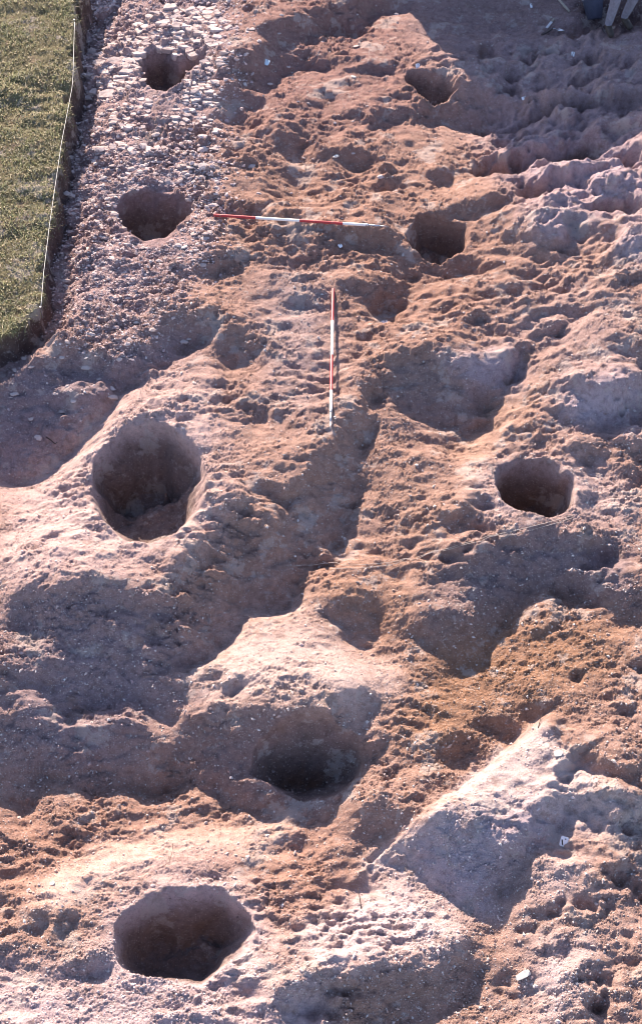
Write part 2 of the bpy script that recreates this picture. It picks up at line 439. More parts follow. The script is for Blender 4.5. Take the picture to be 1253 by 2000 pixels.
fade = smooth((GX - GX0) / 1.2) * smooth((GX0 + CELL * GNX - GX) / 1.2) * smooth((GY - GY0) / 1.5) * smooth((GY0 + CELL * GNY - GY) / 2.5)
h = np.zeros((GNY, GNX)); adj = np.zeros_like(h)
for it in range(8):
    px, py = project(GX, GY, h)
    px = px + WARPX; py = py + WARPY
    inside = smooth((px + 100) / 80) * smooth((1360 - px) / 80) * smooth((py + 100) / 80) * smooth((2110 - py) / 80)
    s = sheet(SH, px, py); b = sheet(BK, px, py); pm = sheet(PITM, px, py)
    lit = 1 - s
    g = .20 + .32 * b - s * .78
    g = np.where(pm > .5, .0, g)
    g = (g + adj) * inside * (1 - TURF)
    g = blur(g, 1, 1)
    base = solve(g) * fade
    base -= np.median(base[(inside > .9)])
    base = base + (np.minimum(base, -.06) - base) * NEAR_TURF
    pf = pit_field(base)
    if it in (0, 2, 5): lf = lump_field(base); bf = break_field(base)
    kn = sheet(KNOB, px, py); cr = sheet(CRINKLE, px, py)
    hh = base + lf + bf + (.016 + .006 * cr + .012 * s) * MID + .036 * kn * MIDS + .006 * kn * MID2
    hh = hh * (1 - TURF) + (TURF_Z + .012 * MID) * TURF + pf
    h = hh
    if it < 7:
        c = cast(h)
        act = (inside > .9) & (pm < .5) & (TURF < .1)
        e = np.where(act & (s > .5) & ~c, -.16, 0) + np.where(act & (s < .5) & c, .13, 0)
        adj = np.clip(blur(adj + e, 1, 1), -.7, .5)
HB = h; PITF = pf
# ------------------------------------------------------------------ helpers for meshes and materials
def fast_mesh(name, V, F, col=None, smooth_shade=True):
    V = np.ascontiguousarray(V, np.float32); F = np.ascontiguousarray(F, np.int32)
    me = bpy.data.meshes.new(name)
    k = F.shape[1]
    me.vertices.add(len(V)); me.vertices.foreach_set('co', V.ravel())
    me.loops.add(F.size); me.loops.foreach_set('vertex_index', F.ravel())
    me.polygons.add(len(F))
    me.polygons.foreach_set('loop_start', np.arange(0, F.size, k, dtype=np.int32))
    me.polygons.foreach_set('loop_total', np.full(len(F), k, np.int32))
    me.polygons.foreach_set('use_smooth', np.full(len(F), smooth_shade, bool))
    if col is not None:
        a = me.color_attributes.new('tint', 'FLOAT_COLOR', 'POINT')
        c = np.ones((len(V), 4), np.float32); c[:, :3] = col
        a.data.foreach_set('color', c.ravel())
    me.update(calc_edges=True)
    return me

def link(name, me, mat=None, parent=None, **props):
    o = bpy.data.objects.new(name, me); COL.objects.link(o)
    if mat is not None and me is not None and not me.materials: me.materials.append(mat)
    if parent is not None: o.parent = parent
    for k, v in props.items(): o[k] = v
    return o

def py_mesh(name, verts, faces, smooth_shade=False):
    me = bpy.data.meshes.new(name); me.from_pydata([tuple(v) for v in verts], [], [tuple(f) for f in faces])
    if smooth_shade:
        for p in me.polygons: p.use_smooth = True
    me.update(); return me

class NT:
    def __init__(self, name):
        self.m = bpy.data.materials.new(name); self.m.use_nodes = True
        self.t = self.m.node_tree; self.n = self.t.nodes; self.b = self.n['Principled BSDF']
    def new(self, kind, **kw):
        n = self.n.new(kind)
        for k, v in kw.items(): setattr(n, k, v)
        return n
    def l(self, a, b): self.t.links.new(a, b)
    def noise(self, scale, detail=4, rough=.6, vec=None):
        n = self.new('ShaderNodeTexNoise'); n.inputs['Scale'].default_value = scale
        n.inputs['Detail'].default_value = detail; n.inputs['Roughness'].default_value = rough
        if vec is not None: self.l(vec, n.inputs['Vector'])
        return n
    def ramp(self, fac, stops):
        r = self.new('ShaderNodeValToRGB'); self.l(fac, r.inputs[0])
        e = r.color_ramp.elements
        while len(e) < len(stops): e.new(.5)
        for q, (p, c) in zip(e, stops): q.position = p; q.color = (*c, 1) if len(c) == 3 else c
        return r.outputs[0]
    def mix(self, a, b, fac=None, mode='MIX', f=.5):
        m = self.new('ShaderNodeMix', data_type='RGBA', blend_type=mode)
        if fac is not None: self.l(fac, m.inputs[0])
        else: m.inputs[0].default_value = f
        for s, v in ((6, a), (7, b)):
            if isinstance(v, tuple): m.inputs[s].default_value = (*v, 1)
            else: self.l(v, m.inputs[s])
        return m.outputs[2]
    def bump(self, h, strength, dist, normal=None):
        b = self.new('ShaderNodeBump'); b.inputs['Strength'].default_value = strength; b.inputs['Distance'].default_value = dist
        self.l(h, b.inputs['Height'])
        if normal is not None: self.l(normal, b.inputs['Normal'])
        return b.outputs[0]

def plain(name, col, rough=.7, metal=0.0, var=.25, scale=40, bump=.2, spec=.3, wear=None):
    k = NT(name); co = k.new('ShaderNodeTexCoord').outputs['Object']
    n = k.noise(scale, 5, .6, co)
    lo = tuple(c * (1 - var) for c in col); hi = tuple(min(1, c * (1 + var)) for c in col)
    c = k.ramp(n.outputs[0], [(.3, lo), (.7, hi)])
    if wear is not None:
        w = k.noise(scale * .6, 6, .7, co)
        c = k.mix(c, wear, k.ramp(w.outputs[0], [(.58, (0, 0, 0)), (.66, (1, 1, 1))]))
    k.l(c, k.b.inputs['Base Color'])
    k.b.inputs['Roughness'].default_value = rough; k.b.inputs['Metallic'].default_value = metal
    k.b.inputs['Specular IOR Level'].default_value = spec
    if bump: k.l(k.bump(n.outputs[0], bump, .004), k.b.inputs['Normal'])
    return k.m

# ------------------------------------------------------------------ earth material
def earth_material():
    k = NT('trowelled_earth'); co = k.new('ShaderNodeTexCoord').outputs['Object']
    tint = k.new('ShaderNodeVertexColor', layer_name='tint').outputs[0]
    big = k.noise(3.2, 5, .62, co); med = k.noise(17, 5, .65, co); fin = k.noise(95, 4, .7, co); tiny = k.noise(260, 3, .7, co)
    c = k.mix(tint, (.62, .62, .66), k.ramp(big.outputs[0], [(.35, (.0,) * 3), (.75, (.32,) * 3)]), 'MULTIPLY')
    c = k.mix(c, k.ramp(med.outputs[0], [(.30, (.66, .62, .60)), (.5, (1, 1, 1)), (.72, (1.22, 1.2, 1.17))]), None, 'MULTIPLY', .85)
    c = k.mix(c, k.ramp(fin.outputs[0], [(.28, (.60, .58, .58)), (.5, (1, 1, 1)), (.75, (1.25, 1.24, 1.22))]), None, 'MULTIPLY', .8)
    # patches of bare chalk with ragged limits
    ch = k.noise(2.6, 9, .72, co)
    c = k.mix(c, (.60, .53, .49), k.ramp(ch.outputs[0], [(.555, (0, 0, 0)), (.585, (.42,) * 3), (.75, (.5,) * 3)]))
    st = k.noise(3.7, 9, .74, k.new('ShaderNodeMapping').outputs[0])
    k.l(co, st.inputs['Vector'])
    c = k.mix(c, (.30, .20, .16), k.ramp(st.outputs[0], [(.30, (.45,) * 3), (.41, (.35,) * 3), (.44, (0, 0, 0))]))
    # chalk and stone crumbs
    v = k.new('ShaderNodeTexVoronoi', feature='F1'); v.inputs['Scale'].default_value = 62; k.l(co, v.inputs['Vector'])
    sel = k.new('ShaderNodeMath', operation='GREATER_THAN'); sel.inputs[1].default_value = .72
    sepc = k.new('ShaderNodeSeparateColor'); k.l(v.outputs['Color'], sepc.inputs[0]); k.l(sepc.outputs[0], sel.inputs[0])
    near = k.new('ShaderNodeMath', operation='LESS_THAN'); near.inputs[1].default_value = .30; k.l(v.outputs['Distance'], near.inputs[0])
    both = k.new('ShaderNodeMath', operation='MULTIPLY'); k.l(sel.outputs[0], both.inputs[0]); k.l(near.outputs[0], both.inputs[1])
    sc = k.new('ShaderNodeMath', operation='MULTIPLY'); k.l(both.outputs[0], sc.inputs[0]); sc.inputs[1].default_value = .55
    c = k.mix(c, (.62, .57, .53), sc.outputs[0])
    k.l(c, k.b.inputs['Base Color'])
    k.b.inputs['Roughness'].default_value = .96; k.b.inputs['Specular IOR Level'].default_value = .12
    b1 = k.bump(v.outputs['Distance'], .55, -.010)
    b2 = k.bump(fin.outputs[0], 1.0, .02, b1)
    b3 = k.bump(tiny.outputs[0], 1.0, .010, b2)
    k.l(b3, k.b.inputs['Normal'])
    return k.m
EARTH = earth_material()

def stone_material(name, chip=False):
    k = NT(name); co = k.new('ShaderNodeTexCoord').outputs['Object']
    tint = k.new('ShaderNodeVertexColor', layer_name='tint').outputs[0] if chip else None
    n = k.noise(22 if not chip else 60, 5, .65, co)
    r = k.ramp(n.outputs[0], [(.28, (.62, .58, .56)), (.55, (1, 1, 1)), (.8, (1.15, 1.14, 1.12))])
    if chip: c = k.mix(tint, r, None, 'MULTIPLY', .8)
    else:
        oi = k.new('ShaderNodeObjectInfo')
        c = k.mix(k.ramp(oi.outputs['Random'], [(0, (.45, .365, .34)), (.4, (.53, .44, .41)), (.75, (.60, .51, .48)), (1, (.47, .385, .36))]), r, None, 'MULTIPLY', .9)
    k.l(c, k.b.inputs['Base Color'])
    k.b.inputs['Roughness'].default_value = .93; k.b.inputs['Specular IOR Level'].default_value = .15
    k.l(k.bump(n.outputs[0], .7, .01), k.b.inputs['Normal'])
    return k.m
STONE = stone_material('limestone'); CHIP = stone_material('limestone_chips', True)

# ------------------------------------------------------------------ fine relief and soil colours
FN = (3456, 2560); FC = .005
FINE = np.abs(spectral(FN, FC, .0045, .04, .7, 21, 1.3)); FINE -= FINE.mean()          # clods
FIN2 = spectral(FN, FC, .004, .03, .5, 22)
CLOD = np.abs(spectral(FN, FC, .009, .16, 1.25, 23, 1.6)); CLOD -= CLOD.mean()
def wrap_field(a, X, Y):
    u = np.mod(X / FC, a.shape[1]); v = np.mod(Y / FC, a.shape[0])
    j = np.minimum(u.astype(np.int32), a.shape[1] - 1); i = np.minimum(v.astype(np.int32), a.shape[0] - 1); fu = u - j; fv = v - i
    j1 = (j + 1) % a.shape[1]; i1 = (i + 1) % a.shape[0]
    return (a[i, j] * (1 - fu) + a[i, j1] * fu) * (1 - fv) + (a[i1, j] * (1 - fu) + a[i1, j1] * fu) * fv

def spline_grid(a, X, Y):
    u = np.clip((X - GX0) / CELL, 1, GNX - 3.001); v = np.clip((Y - GY0) / CELL, 1, GNY - 3.001)
    j = u.astype(np.int32); i = v.astype(np.int32); t = u - j; q = v - i
    def w(t): return ((1 - t) ** 3 / 6, (3 * t ** 3 - 6 * t * t + 4) / 6, (-3 * t ** 3 + 3 * t * t + 3 * t + 1) / 6, t ** 3 / 6)
    wx, wy = w(t), w(q); out = 0
    for m in range(4):
        for n in range(4): out = out + wy[m] * wx[n] * a[i + m - 1, j + n - 1]
    return out

ROUGH = np.full((PH, PW), 1.0)          # how stony the surface is
def paint(img, pts, val, r=0):
    (x0, y0, x1, y1), m = poly_mask(pts)
    if r == 0: img[y0:y1, x0:x1][m] = val; return img
    w = np.zeros((PH, PW)); w[y0:y1, x0:x1][m] = 1
    w = blur(w, r)
    if img.ndim == 3: return img * (1 - w[..., None]) + np.array(val) * w[..., None]
    return img * (1 - w) + val * w
GRAVEL_ZONE = P('150,-100 470,-100 450,110 430,180 420,260 430,400 400,520 335,600 250,690 110,650 80,610 110,400 150,150')
ROUGH = paint(ROUGH, GRAVEL_ZONE, 1.7, 14)
ROUGH = paint(ROUGH, P('800,-100 1400,-100 1400,400 1100,400 1000,300 950,160 830,80'), .45, 20)
for s in ('760,720 990,700 985,795 920,860 780,800', '360,1400 700,1420 690,1520 600,1600 400,1540',
          '60,1760 170,1660 420,1600 640,1610 640,1660 300,1690 100,1800', '720,1690 880,1540 1060,1400 1100,1480 1070,1560 860,1590', '370,1320 470,1215 600,1195 700,1265 800,1320 700,1340 480,1320', '1060,430 1200,420 1180,470 1100,520 1040,510', '400,1160 600,1000 680,900 690,1040 580,1180 440,1280', '820,1240 1000,1180 940,1300 880,1310',
          '880,900 960,840 990,800 1040,740 1000,860 900,960'):
    ROUGH = paint(ROUGH, P(s), .55, 12)

ZONES = [  # soil and rock colours by area; one hollow has its shade painted in
 (GRAVEL_ZONE, (.44, .345, .31), 22),
 (P('165,60 300,20 440,40 470,110 420,200 330,215 180,190'), (.50, .42, .38), 12),
 (P('480,-60 830,-60 830,250 640,330 480,300 430,200'), (.42, .28, .22), 25),
 (P('800,-100 1400,-100 1400,380 1100,400 1000,330 950,200 830,80'), (.45, .37, .34), 25),
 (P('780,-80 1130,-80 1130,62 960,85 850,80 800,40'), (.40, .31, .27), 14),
 (P('1115,-80 1400,-80 1400,62 1240,58 1180,66 1130,48'), (.20, .15, .14), 6),  # dark shadow of the far right hollow painted as ground colour
 (P('990,400 1130,395 1130,460 1030,470'), (.50, .475, .475), 14),
 (P('1200,440 1300,430 1300,510 1210,500'), (.50, .475, .475), 12),
 (P('880,240 1400,300 1400,420 1080,400 980,340'), (.49, .43, .43), 20),
 (P('430,300 800,260 1000,380 1000,640 800,680 650,800 420,800'), (.46, .31, .21), 40),
 (P('500,540 640,500 660,800 520,800'), (.48, .40, .34), 25),
 (P('0,700 240,690 430,620 380,690 225,775 45,955 -60,955'), (.36, .31, .30), 12),
 (P('15,930 225,780 410,690 420,800 440,950 420,1040 330,1090 150,1150 -40,1180'), (.60, .50, .42), 25),
 (P('750,700 930,730 1000,700 990,800 920,850 780,810'), (.40, .33, .27), 14),
 (P('840,690 960,690 1020,680 1030,720 985,770 930,750'), (.49, .46, .46), 9),
 (P('1000,560 1253,560 1253,720 1050,720 960,650'), (.48, .38, .31), 25),
 (P('1090,740 1253,720 1253,850 1090,830'), (.50, .475, .48), 14),
 (P('860,870 960,840 1000,760 1060,730 990,860 920,950'), (.52, .37, .24), 14),
 (P('900,950 980,890 1120,890 1253,940 1253,1030 1100,1020 960,1020'), (.52, .44, .38), 14),
 (P('860,1080 1100,1030 1220,1060 1253,1200 1060,1150 1000,1220 900,1320 790,1240'), (.36, .31, .29), 14),
 (P('780,1280 1000,1180 1253,1220 1253,1300 1050,1380 860,1500 780,1450'), (.47, .30, .16), 25),
 (P('690,900 800,870 880,960 880,1090 660,1110 590,1180 690,1260 880,1200'), (.48, .34, .23), 25),
 (P('590,1110 700,1100 800,1150 800,1280 690,1250'), (.50, .33, .20), 18),
 (P('360,1310 470,1215 600,1190 700,1270 800,1330 720,1400 560,1380 380,1390'), (.60, .52, .42), 18),
 (P('15,1150 340,1150 360,1380 200,1500 -40,1500'), (.40, .34, .32), 30),
 (P('360,1400 600,1400 700,1430 690,1520 600,1600 400,1540'), (.38, .29, .24), 14),
 (P('-60,1580 300,1570 640,1610 700,1720 560,1780 240,1760 0,1800'), (.50, .33, .22), 25),
 (P('60,1760 100,1720 170,1660 300,1630 520,1610 600,1640 330,1690 150,1760 80,1800'), (.70, .56, .42), 12),
 (P('180,1830 260,1720 420,1690 520,1770 540,1900 420,1990 200,1960'), (.60, .53, .48), 18),
 (P('-40,1880 220,1900 420,1960 640,1900 640,2060 -40,2060'), (.60, .52, .47), 18),
 (P('700,1700 880,1540 1060,1400 1100,1480 1253,1560 1253,1640 1100,1640 990,1700 980,1800 860,1740'), (.60, .54, .46), 5),
 (P('780,1620 900,1600 1060,1560 1090,1620 1000,1720 970,1800 860,1740'), (.50, .475, .475), 12),
 (P('570,1820 700,1740 800,1710 900,1790 880,1880 760,1880 600,1920'), (.62, .56, .50), 16),
 (P('960,1680 1253,1650 1253,2060 900,2060 980,1880'), (.50, .38, .29), 20),
 (P('1050,1830 1150,1830 1120,1990 1040,2000'), (.57, .51, .46), 14),
 (P('1000,1660 1150,1660 1130,1760 1000,1750'), (.57, .48, .40), 14),
]
SOIL = np.zeros((PH, PW, 3)) + np.array((.49, .35, .25))
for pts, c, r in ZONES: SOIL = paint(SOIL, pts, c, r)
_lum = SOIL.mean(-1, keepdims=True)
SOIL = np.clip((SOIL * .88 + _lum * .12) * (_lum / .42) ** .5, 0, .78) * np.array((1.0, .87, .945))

def field(img, px, py):
    if img.ndim == 2: return sheet(img, px, py)
    return np.stack([sheet(img[..., k], px, py) for k in range(3)], -1)

def micro(X, Y, rough, turf):
    a = .0050 * wrap_field(FINE, X, Y) + .0022 * wrap_field(FIN2, X, Y) + .005 * wrap_field(CLOD, X, Y)
    return a * rough * (1 - turf) + turf * (.010 * wrap_field(FINE, X, Y))

GSLOPE = None
def relief(X, Y):
    """height of the dug ground anywhere"""
    base = spline_grid(HB, X, Y)
    px, py = project(X, Y, base)
    rough = sheet(ROUGH, px, py) * np.clip(1 + .45 * at_grid(WARPX, X * .9 + .3, Y * .9 + 1.0) / 5, .35, 1.8); turf = at_grid(TURF, X, Y)
    edge_fade = smooth((X - GX0) / .6) * smooth((GX0 + CELL * GNX - X) / .6) * smooth((Y - GY0) / .6) * smooth((GY0 + CELL * GNY - Y) / .6)
    out = base + (.007 * at_grid(MID2, X, Y) * (1 - turf) * rough + micro(X, Y, rough, turf)) * edge_fade
    return out, px, py, turf

# terrain sheet: fine where the excavation is, coarse out to the horizon
rows_py = np.arange(2075, -75, -1.95)
ycore = np.array([on_ground(626.5, p, 0)[1] for p in rows_py])
ynear = ycore[0] - .03 * np.cumsum(1.35 ** np.arange(1, 27)); ynear = ynear[::-1]
yfar = ycore[-1] + .05 * np.cumsum(1.32 ** np.arange(1, 34))
ys = np.concatenate([ynear, ycore, yfar])
ucore = np.linspace(-1, 1, 781)
half = 5.05 + .0 * ys
half = np.interp(ys, [ycore[0], ycore[-1]], [2.75, 4.85])
uout = np.cumsum(.006 * 1.30 ** np.arange(1, 31))
u = np.concatenate([-1 - uout[::-1], ucore, 1 + uout])
TX = half[:, None] * u[None]; TY = np.repeat(ys[:, None], len(u), 1)
TX = TX + np.where(np.abs(u) > 1, np.sign(u) * (np.abs(u) - 1) ** 1.0 * 0, 0)[None]
TZ, tpx, tpy, tturf = relief(TX.ravel(), TY.ravel())
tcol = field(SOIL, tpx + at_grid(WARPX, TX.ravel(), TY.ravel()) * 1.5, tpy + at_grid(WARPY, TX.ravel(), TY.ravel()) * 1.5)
# crumbly faces on the steep sides
wall = np.clip(-at_grid(PITF, TX.ravel(), TY.ravel()) / .08, 0, 1) * (np.hypot(TX.ravel(), TY.ravel() - 10) < 12)
wx_ = at_grid(WARPXS, TX.ravel() + TZ * .5, TY.ravel() + TZ * .5) / 5; wy_ = at_grid(WARPYS, TX.ravel() + .5 - TZ * .5, TY.ravel() + TZ * .4) / 4
VX = TX.ravel() + .02 * wall * wx_; VY = TY.ravel() + .02 * wall * wy_
pit_shade = (smooth((-at_grid(PITF, TX.ravel(), TY.ravel()) - .06) / .25) * .85)[:, None]      # shade painted into the pit colour, stronger with depth
tcol = tcol * (1 - pit_shade) + np.array((.22, .16, .145)) * pit_shade
turf_c = np.array((.21, .19, .11))
far = np.clip((np.hypot(TX.ravel(), TY.ravel() - 10) - 11) / 3, 0, 1)
tt = np.maximum(smooth(tturf * 1.3 - .25), far)[:, None]
tcol = tcol * (1 - tt) + turf_c * tt
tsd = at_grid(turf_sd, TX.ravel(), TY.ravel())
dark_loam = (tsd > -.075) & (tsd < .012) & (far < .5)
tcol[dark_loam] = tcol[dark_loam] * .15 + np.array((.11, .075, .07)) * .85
nr, nc = TX.shape
idx = np.arange(nr * nc, dtype=np.int32).reshape(nr, nc)
F = np.stack([idx[:-1, :-1], idx[:-1, 1:], idx[1:, 1:], idx[1:, :-1]], -1).reshape(-1, 4)
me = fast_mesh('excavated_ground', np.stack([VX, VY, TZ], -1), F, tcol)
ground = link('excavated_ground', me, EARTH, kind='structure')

def ground_at(px, py):
    """point of the dug ground seen at a place on the slide, with its height"""
    z = 0.0
    for _ in range(12):
        x, y = on_ground(px, py, z)
        z = .5 * z + .5 * float(relief(np.array([x]), np.array([y]))[0][0])
    return x, y, z
def surface_at(px, py):
    """the same, bridging the pits"""
    z = 0.0
    for _ in range(12):
        x, y = on_ground(px, py, z)
        a, b = np.array([x]), np.array([y])
        z = .5 * z + .5 * float((relief(a, b)[0] - at_grid(PITF, a, b))[0])
    return x, y, z
def zat(x, y): return float(relief(np.array([x]), np.array([y]))[0][0])
# ------------------------------------------------------------------ limestone slabs and larger stones, parts of the ground
R = random.Random(5)
def in_poly(x, y, pts):
    ins = False; n = len(pts)
    for i in range(n):
        ax, ay = pts[i]; bx, by = pts[(i + 1) % n]
        if (ay > y) != (by > y) and x < (bx - ax) * (y - ay) / (by - ay) + ax: ins = not ins
    return ins
def clip_half(poly, nx, ny, c):
    out = []
    for i in range(len(poly)):
        a, b = poly[i], poly[(i + 1) % len(poly)]
        da, db = a[0] * nx + a[1] * ny - c, b[0] * nx + b[1] * ny - c
        if da <= 0: out.append(a)
        if da * db < 0:
            t = da / (da - db); out.append((a[0] + (b[0] - a[0]) * t, a[1] + (b[1] - a[1]) * t))
    return out

SLAB_ZONES = [(P('165,110 190,78 235,30 290,-5 330,-10 430,0 450,60 430,100 402,98 372,92 350,98 340,86 320,76 298,82 272,92 268,150 215,165 178,150'), 1.0),
              (P('400,120 440,110 435,150 420,200 350,205 362,160 385,136'), .75),
              (P('180,170 265,165 330,205 420,205 425,255 330,290 190,280'), .62)]
TOPPX = []
def slab_mesh(poly, thick):
    """a split limestone slab: chipped outline, bevelled top"""
    cx = sum(p[0] for p in poly) / len(poly); cy = sum(p[1] for p in poly) / len(poly)
    ring = []
    for i in range(len(poly)):
        a, b = poly[i], poly[(i + 1) % len(poly)]
        ring.append(a)
        if math.hypot(b[0] - a[0], b[1] - a[1]) > .07:
            t = R.uniform(.3, .7); ring.append((a[0] + (b[0] - a[0]) * t + R.uniform(-.006, .006), a[1] + (b[1] - a[1]) * t + R.uniform(-.006, .006)))
    n = len(ring); V = []
    tx, ty = R.uniform(-.10, .10), R.uniform(-.14, .10)
    for (x, y) in ring: V.append((x - cx, y - cy, -.05))
    for (x, y) in ring: V.append(((x - cx) * .99, (y - cy) * .99, thick * .6 + R.uniform(-.004, .004)))
    for (x, y) in ring: V.append(((x - cx) * .84, (y - cy) * .80, thick + tx * (x - cx) + ty * (y - cy) + R.uniform(-.003, .003)))
    V.append((0, 0, thick + R.uniform(-.003, .004)))
    Fc = []
    for i in range(n):
        j = (i + 1) % n
        Fc += [(i, j, n + j, n + i), (n + i, n + j, 2 * n + j, 2 * n + i), (2 * n + i, 2 * n + j, 3 * n)]
    return py_mesh('limestone_slab', V, Fc), (cx, cy)

n_slab = 0
for zone_px, size in SLAB_ZONES:
    zone = [on_ground(x, y, 0.02) for x, y in zone_px]
    xs = [p[0] for p in zone]; ys_ = [p[1] for p in zone]
    pts = []
    y = min(ys_); row = 0
    while y < max(ys_):
        x = min(xs) - R.uniform(0, .15)
        rh = R.uniform(.05, .12) * size
        while x < max(xs):
            wd = R.choice([.07, .09, .12, .17, .24, .3]) * R.uniform(.85, 1.15) * size
            pts.append((x + wd / 2, y + rh / 2 + R.uniform(-.035, .035))); x += wd
        y += rh
    for i, (cx, cy) in enumerate(pts):
        if not in_poly(cx, cy, zone) or R.random() < .05: continue
        poly = [(cx - .2, cy - .1), (cx + .2, cy - .1), (cx + .2, cy + .1), (cx - .2, cy + .1)]
        for (qx, qy) in pts:
            if (qx, qy) == (cx, cy) or abs(qx - cx) > .4 or abs(qy - cy) > .3: continue
            nx, ny = (qx - cx), (qy - cy) * 2.2
            c = nx * (cx + qx) / 2 + ny * (cy + qy) / 2
            L = math.hypot(nx, ny)
            poly = clip_half(poly, nx, ny, c - L * R.uniform(.005, .012))
            if len(poly) < 3: break
        if len(poly) < 3: continue
        A = abs(sum(poly[i][0] * poly[(i + 1) % len(poly)][1] - poly[(i + 1) % len(poly)][0] * poly[i][1] for i in range(len(poly)))) / 2
        if A < (.0036 if size < .7 else .0021): continue
        if float(at_grid(PITF, np.array([cx]), np.array([cy]))[0]) < -.02: continue
        m, (mx, my) = slab_mesh(poly, R.uniform(.008, .028))
        z = float(spline_grid(HB, np.array([mx]), np.array([my]))[0])
        o = link('limestone_slab', m, STONE, ground); o.location = (mx, my, z - .004)
        n_slab += 1
# slabs edging the pit in the pavement
for (x, y, w, r) in ():
    hw, hd = w / 2, .06
    m, c_ = slab_mesh([(-hw, -hd), (hw * .8, -hd * .8), (hw, hd * .5), (hw * .3, hd), (-hw * .9, hd * .9)], .035)
    gxx, gyy = on_ground(x, y, -.10)
    o = link('limestone_slab', m, STONE, ground); o.location = (gxx, gyy, -.14 if y > 105 else -.05); o.rotation_euler = (R.uniform(-.1, .05), 0, r)

def rock_mesh(seed, squash):
    r = random.Random(seed); bm = bmesh.new()
    bmesh.ops.create_icosphere(bm, subdivisions=1, radius=1)
    for v in bm.verts:
        v.co *= r.uniform(.72, 1.15); v.co.z *= squash
    bmesh.ops.convex_hull(bm, input=bm.verts)
    loose = [v for v in bm.verts if not v.link_faces]
    bmesh.ops.delete(bm, geom=loose, context='VERTS')
    m = bpy.data.meshes.new('stone'); bm.to_mesh(m); bm.free(); m.materials.append(STONE)
    return m
ROCKS = [rock_mesh(s, R.uniform(.26, .45)) for s in range(14)]
gz = [on_ground(x, y, 0) for x, y in GRAVEL_ZONE]
placed = 0
rock_px = []
while placed < 285:
    if placed < 230:
        x, y = R.uniform(120, 470), R.uniform(10, 700)
        if not in_poly(x, y, GRAVEL_ZONE) : continue
        if y < 280 and R.random() < .8: continue
    elif placed < 262: x, y = R.uniform(20, 380), R.uniform(640, 900)
    else: x, y = R.uniform(430, 780), R.uniform(20, 420)
    if any(in_poly(x, y, p[0]) for p in PITS): continue
    wx, wy, wz = ground_at(x, y)
    if float(at_grid(TURF, np.array([wx]), np.array([wy]))[0]) > .02: continue
    s = R.choice([.032, .038, .042, .05, .055, .07])
    if placed >= 230: s *= .7
    else: s *= np.interp(y, [120, 650], [1.1, .5])
    o = link('stone', ROCKS[placed % 14], None, ground)
    o.location = (wx, wy, wz + s * .02); o.scale = (s * R.uniform(.9, 1.5), s * R.uniform(.7, 1), s)
    o.rotation_euler = (R.uniform(-.3, .3), R.uniform(-.3, .3), R.uniform(-.5, .5) + (math.pi if R.random() < .5 else 0))
    placed += 1

# ------------------------------------------------------------------ loose stone chips and soil crumbs: too many to count
PHI = (1 + 5 ** .5) / 2
ICO = np.array([(-1, PHI, 0), (1, PHI, 0), (-1, -PHI, 0), (1, -PHI, 0), (0, -1, PHI), (0, 1, PHI), (0, -1, -PHI), (0, 1, -PHI), (PHI, 0, -1), (PHI, 0, 1), (-PHI, 0, -1), (-PHI, 0, 1)]) / 1.9
ICF = np.array([(0, 11, 5), (0, 5, 1), (0, 1, 7), (0, 7, 10), (0, 10, 11), (1, 5, 9), (5, 11, 4), (11, 10, 2), (10, 7, 6), (7, 1, 8), (3, 9, 4), (3, 4, 2), (3, 2, 6), (3, 6, 8), (3, 8, 9), (4, 9, 5), (2, 4, 11), (6, 2, 10), (8, 6, 7), (9, 8, 1)])
OCT = np.array([(1, 0, 0), (-1, 0, 0), (0, 1, 0), (0, -1, 0), (0, 0, 1), (0, 0, -1)], float)
OCF = np.array([(0, 2, 4), (2, 1, 4), (1, 3, 4), (3, 0, 4), (2, 0, 5), (1, 2, 5), (3, 1, 5), (0, 3, 5)])
def scatter(name, px, py, size, cols, seed, shape=(ICO, ICF), sink=.2, flat=.6):
    r = np.random.default_rng(seed)
    X, Y = on_ground(px, py, 0.0)
    for _ in range(4):
        Z = spline_grid(HB, X, Y); X, Y = on_ground(px, py, Z)
    Z, _, _, tf = relief(X, Y)
    keep = tf < .02
    X, Y, Z, size, cols = X[keep], Y[keep], Z[keep], size[keep], cols[keep]
    B, Fb = shape; n = len(X); nv = len(B)
    V = B[None] * r.uniform(.65, 1.2, (n, nv, 1))
    V = V * np.stack([r.uniform(.9, 1.6, n), r.uniform(.7, 1.1, n), r.uniform(flat * .8, flat * 1.3, n)], -1)[:, None]
    ang = r.uniform(0, 6.283, n); tilt = r.uniform(-.5, .5, n)
    c, s_ = np.cos(tilt)[:, None], np.sin(tilt)[:, None]
    y2 = V[..., 1] * c - V[..., 2] * s_; z2 = V[..., 1] * s_ + V[..., 2] * c
    c, s_ = np.cos(ang)[:, None], np.sin(ang)[:, None]
    x3 = V[..., 0] * c - y2 * s_; y3 = V[..., 0] * s_ + y2 * c
    sz = size[:, None]
    W = np.stack([x3 * sz + X[:, None], y3 * sz + Y[:, None], z2 * sz + Z[:, None] + sink * sz], -1)
    Fa = (Fb[None] + (np.arange(n) * nv)[:, None, None]).reshape(-1, 3)
    me = fast_mesh(name, W.reshape(-1, 3), Fa, np.repeat(cols, nv, 0), False)
    return link(name, me, CHIP, kind='stuff')
def palette(n, cols, seed):
    r = np.random.default_rng(seed); c = np.array(cols)[r.integers(0, len(cols), n)]
    return c * r.uniform(.8, 1.2, (n, 1))
r8 = np.random.default_rng(8)
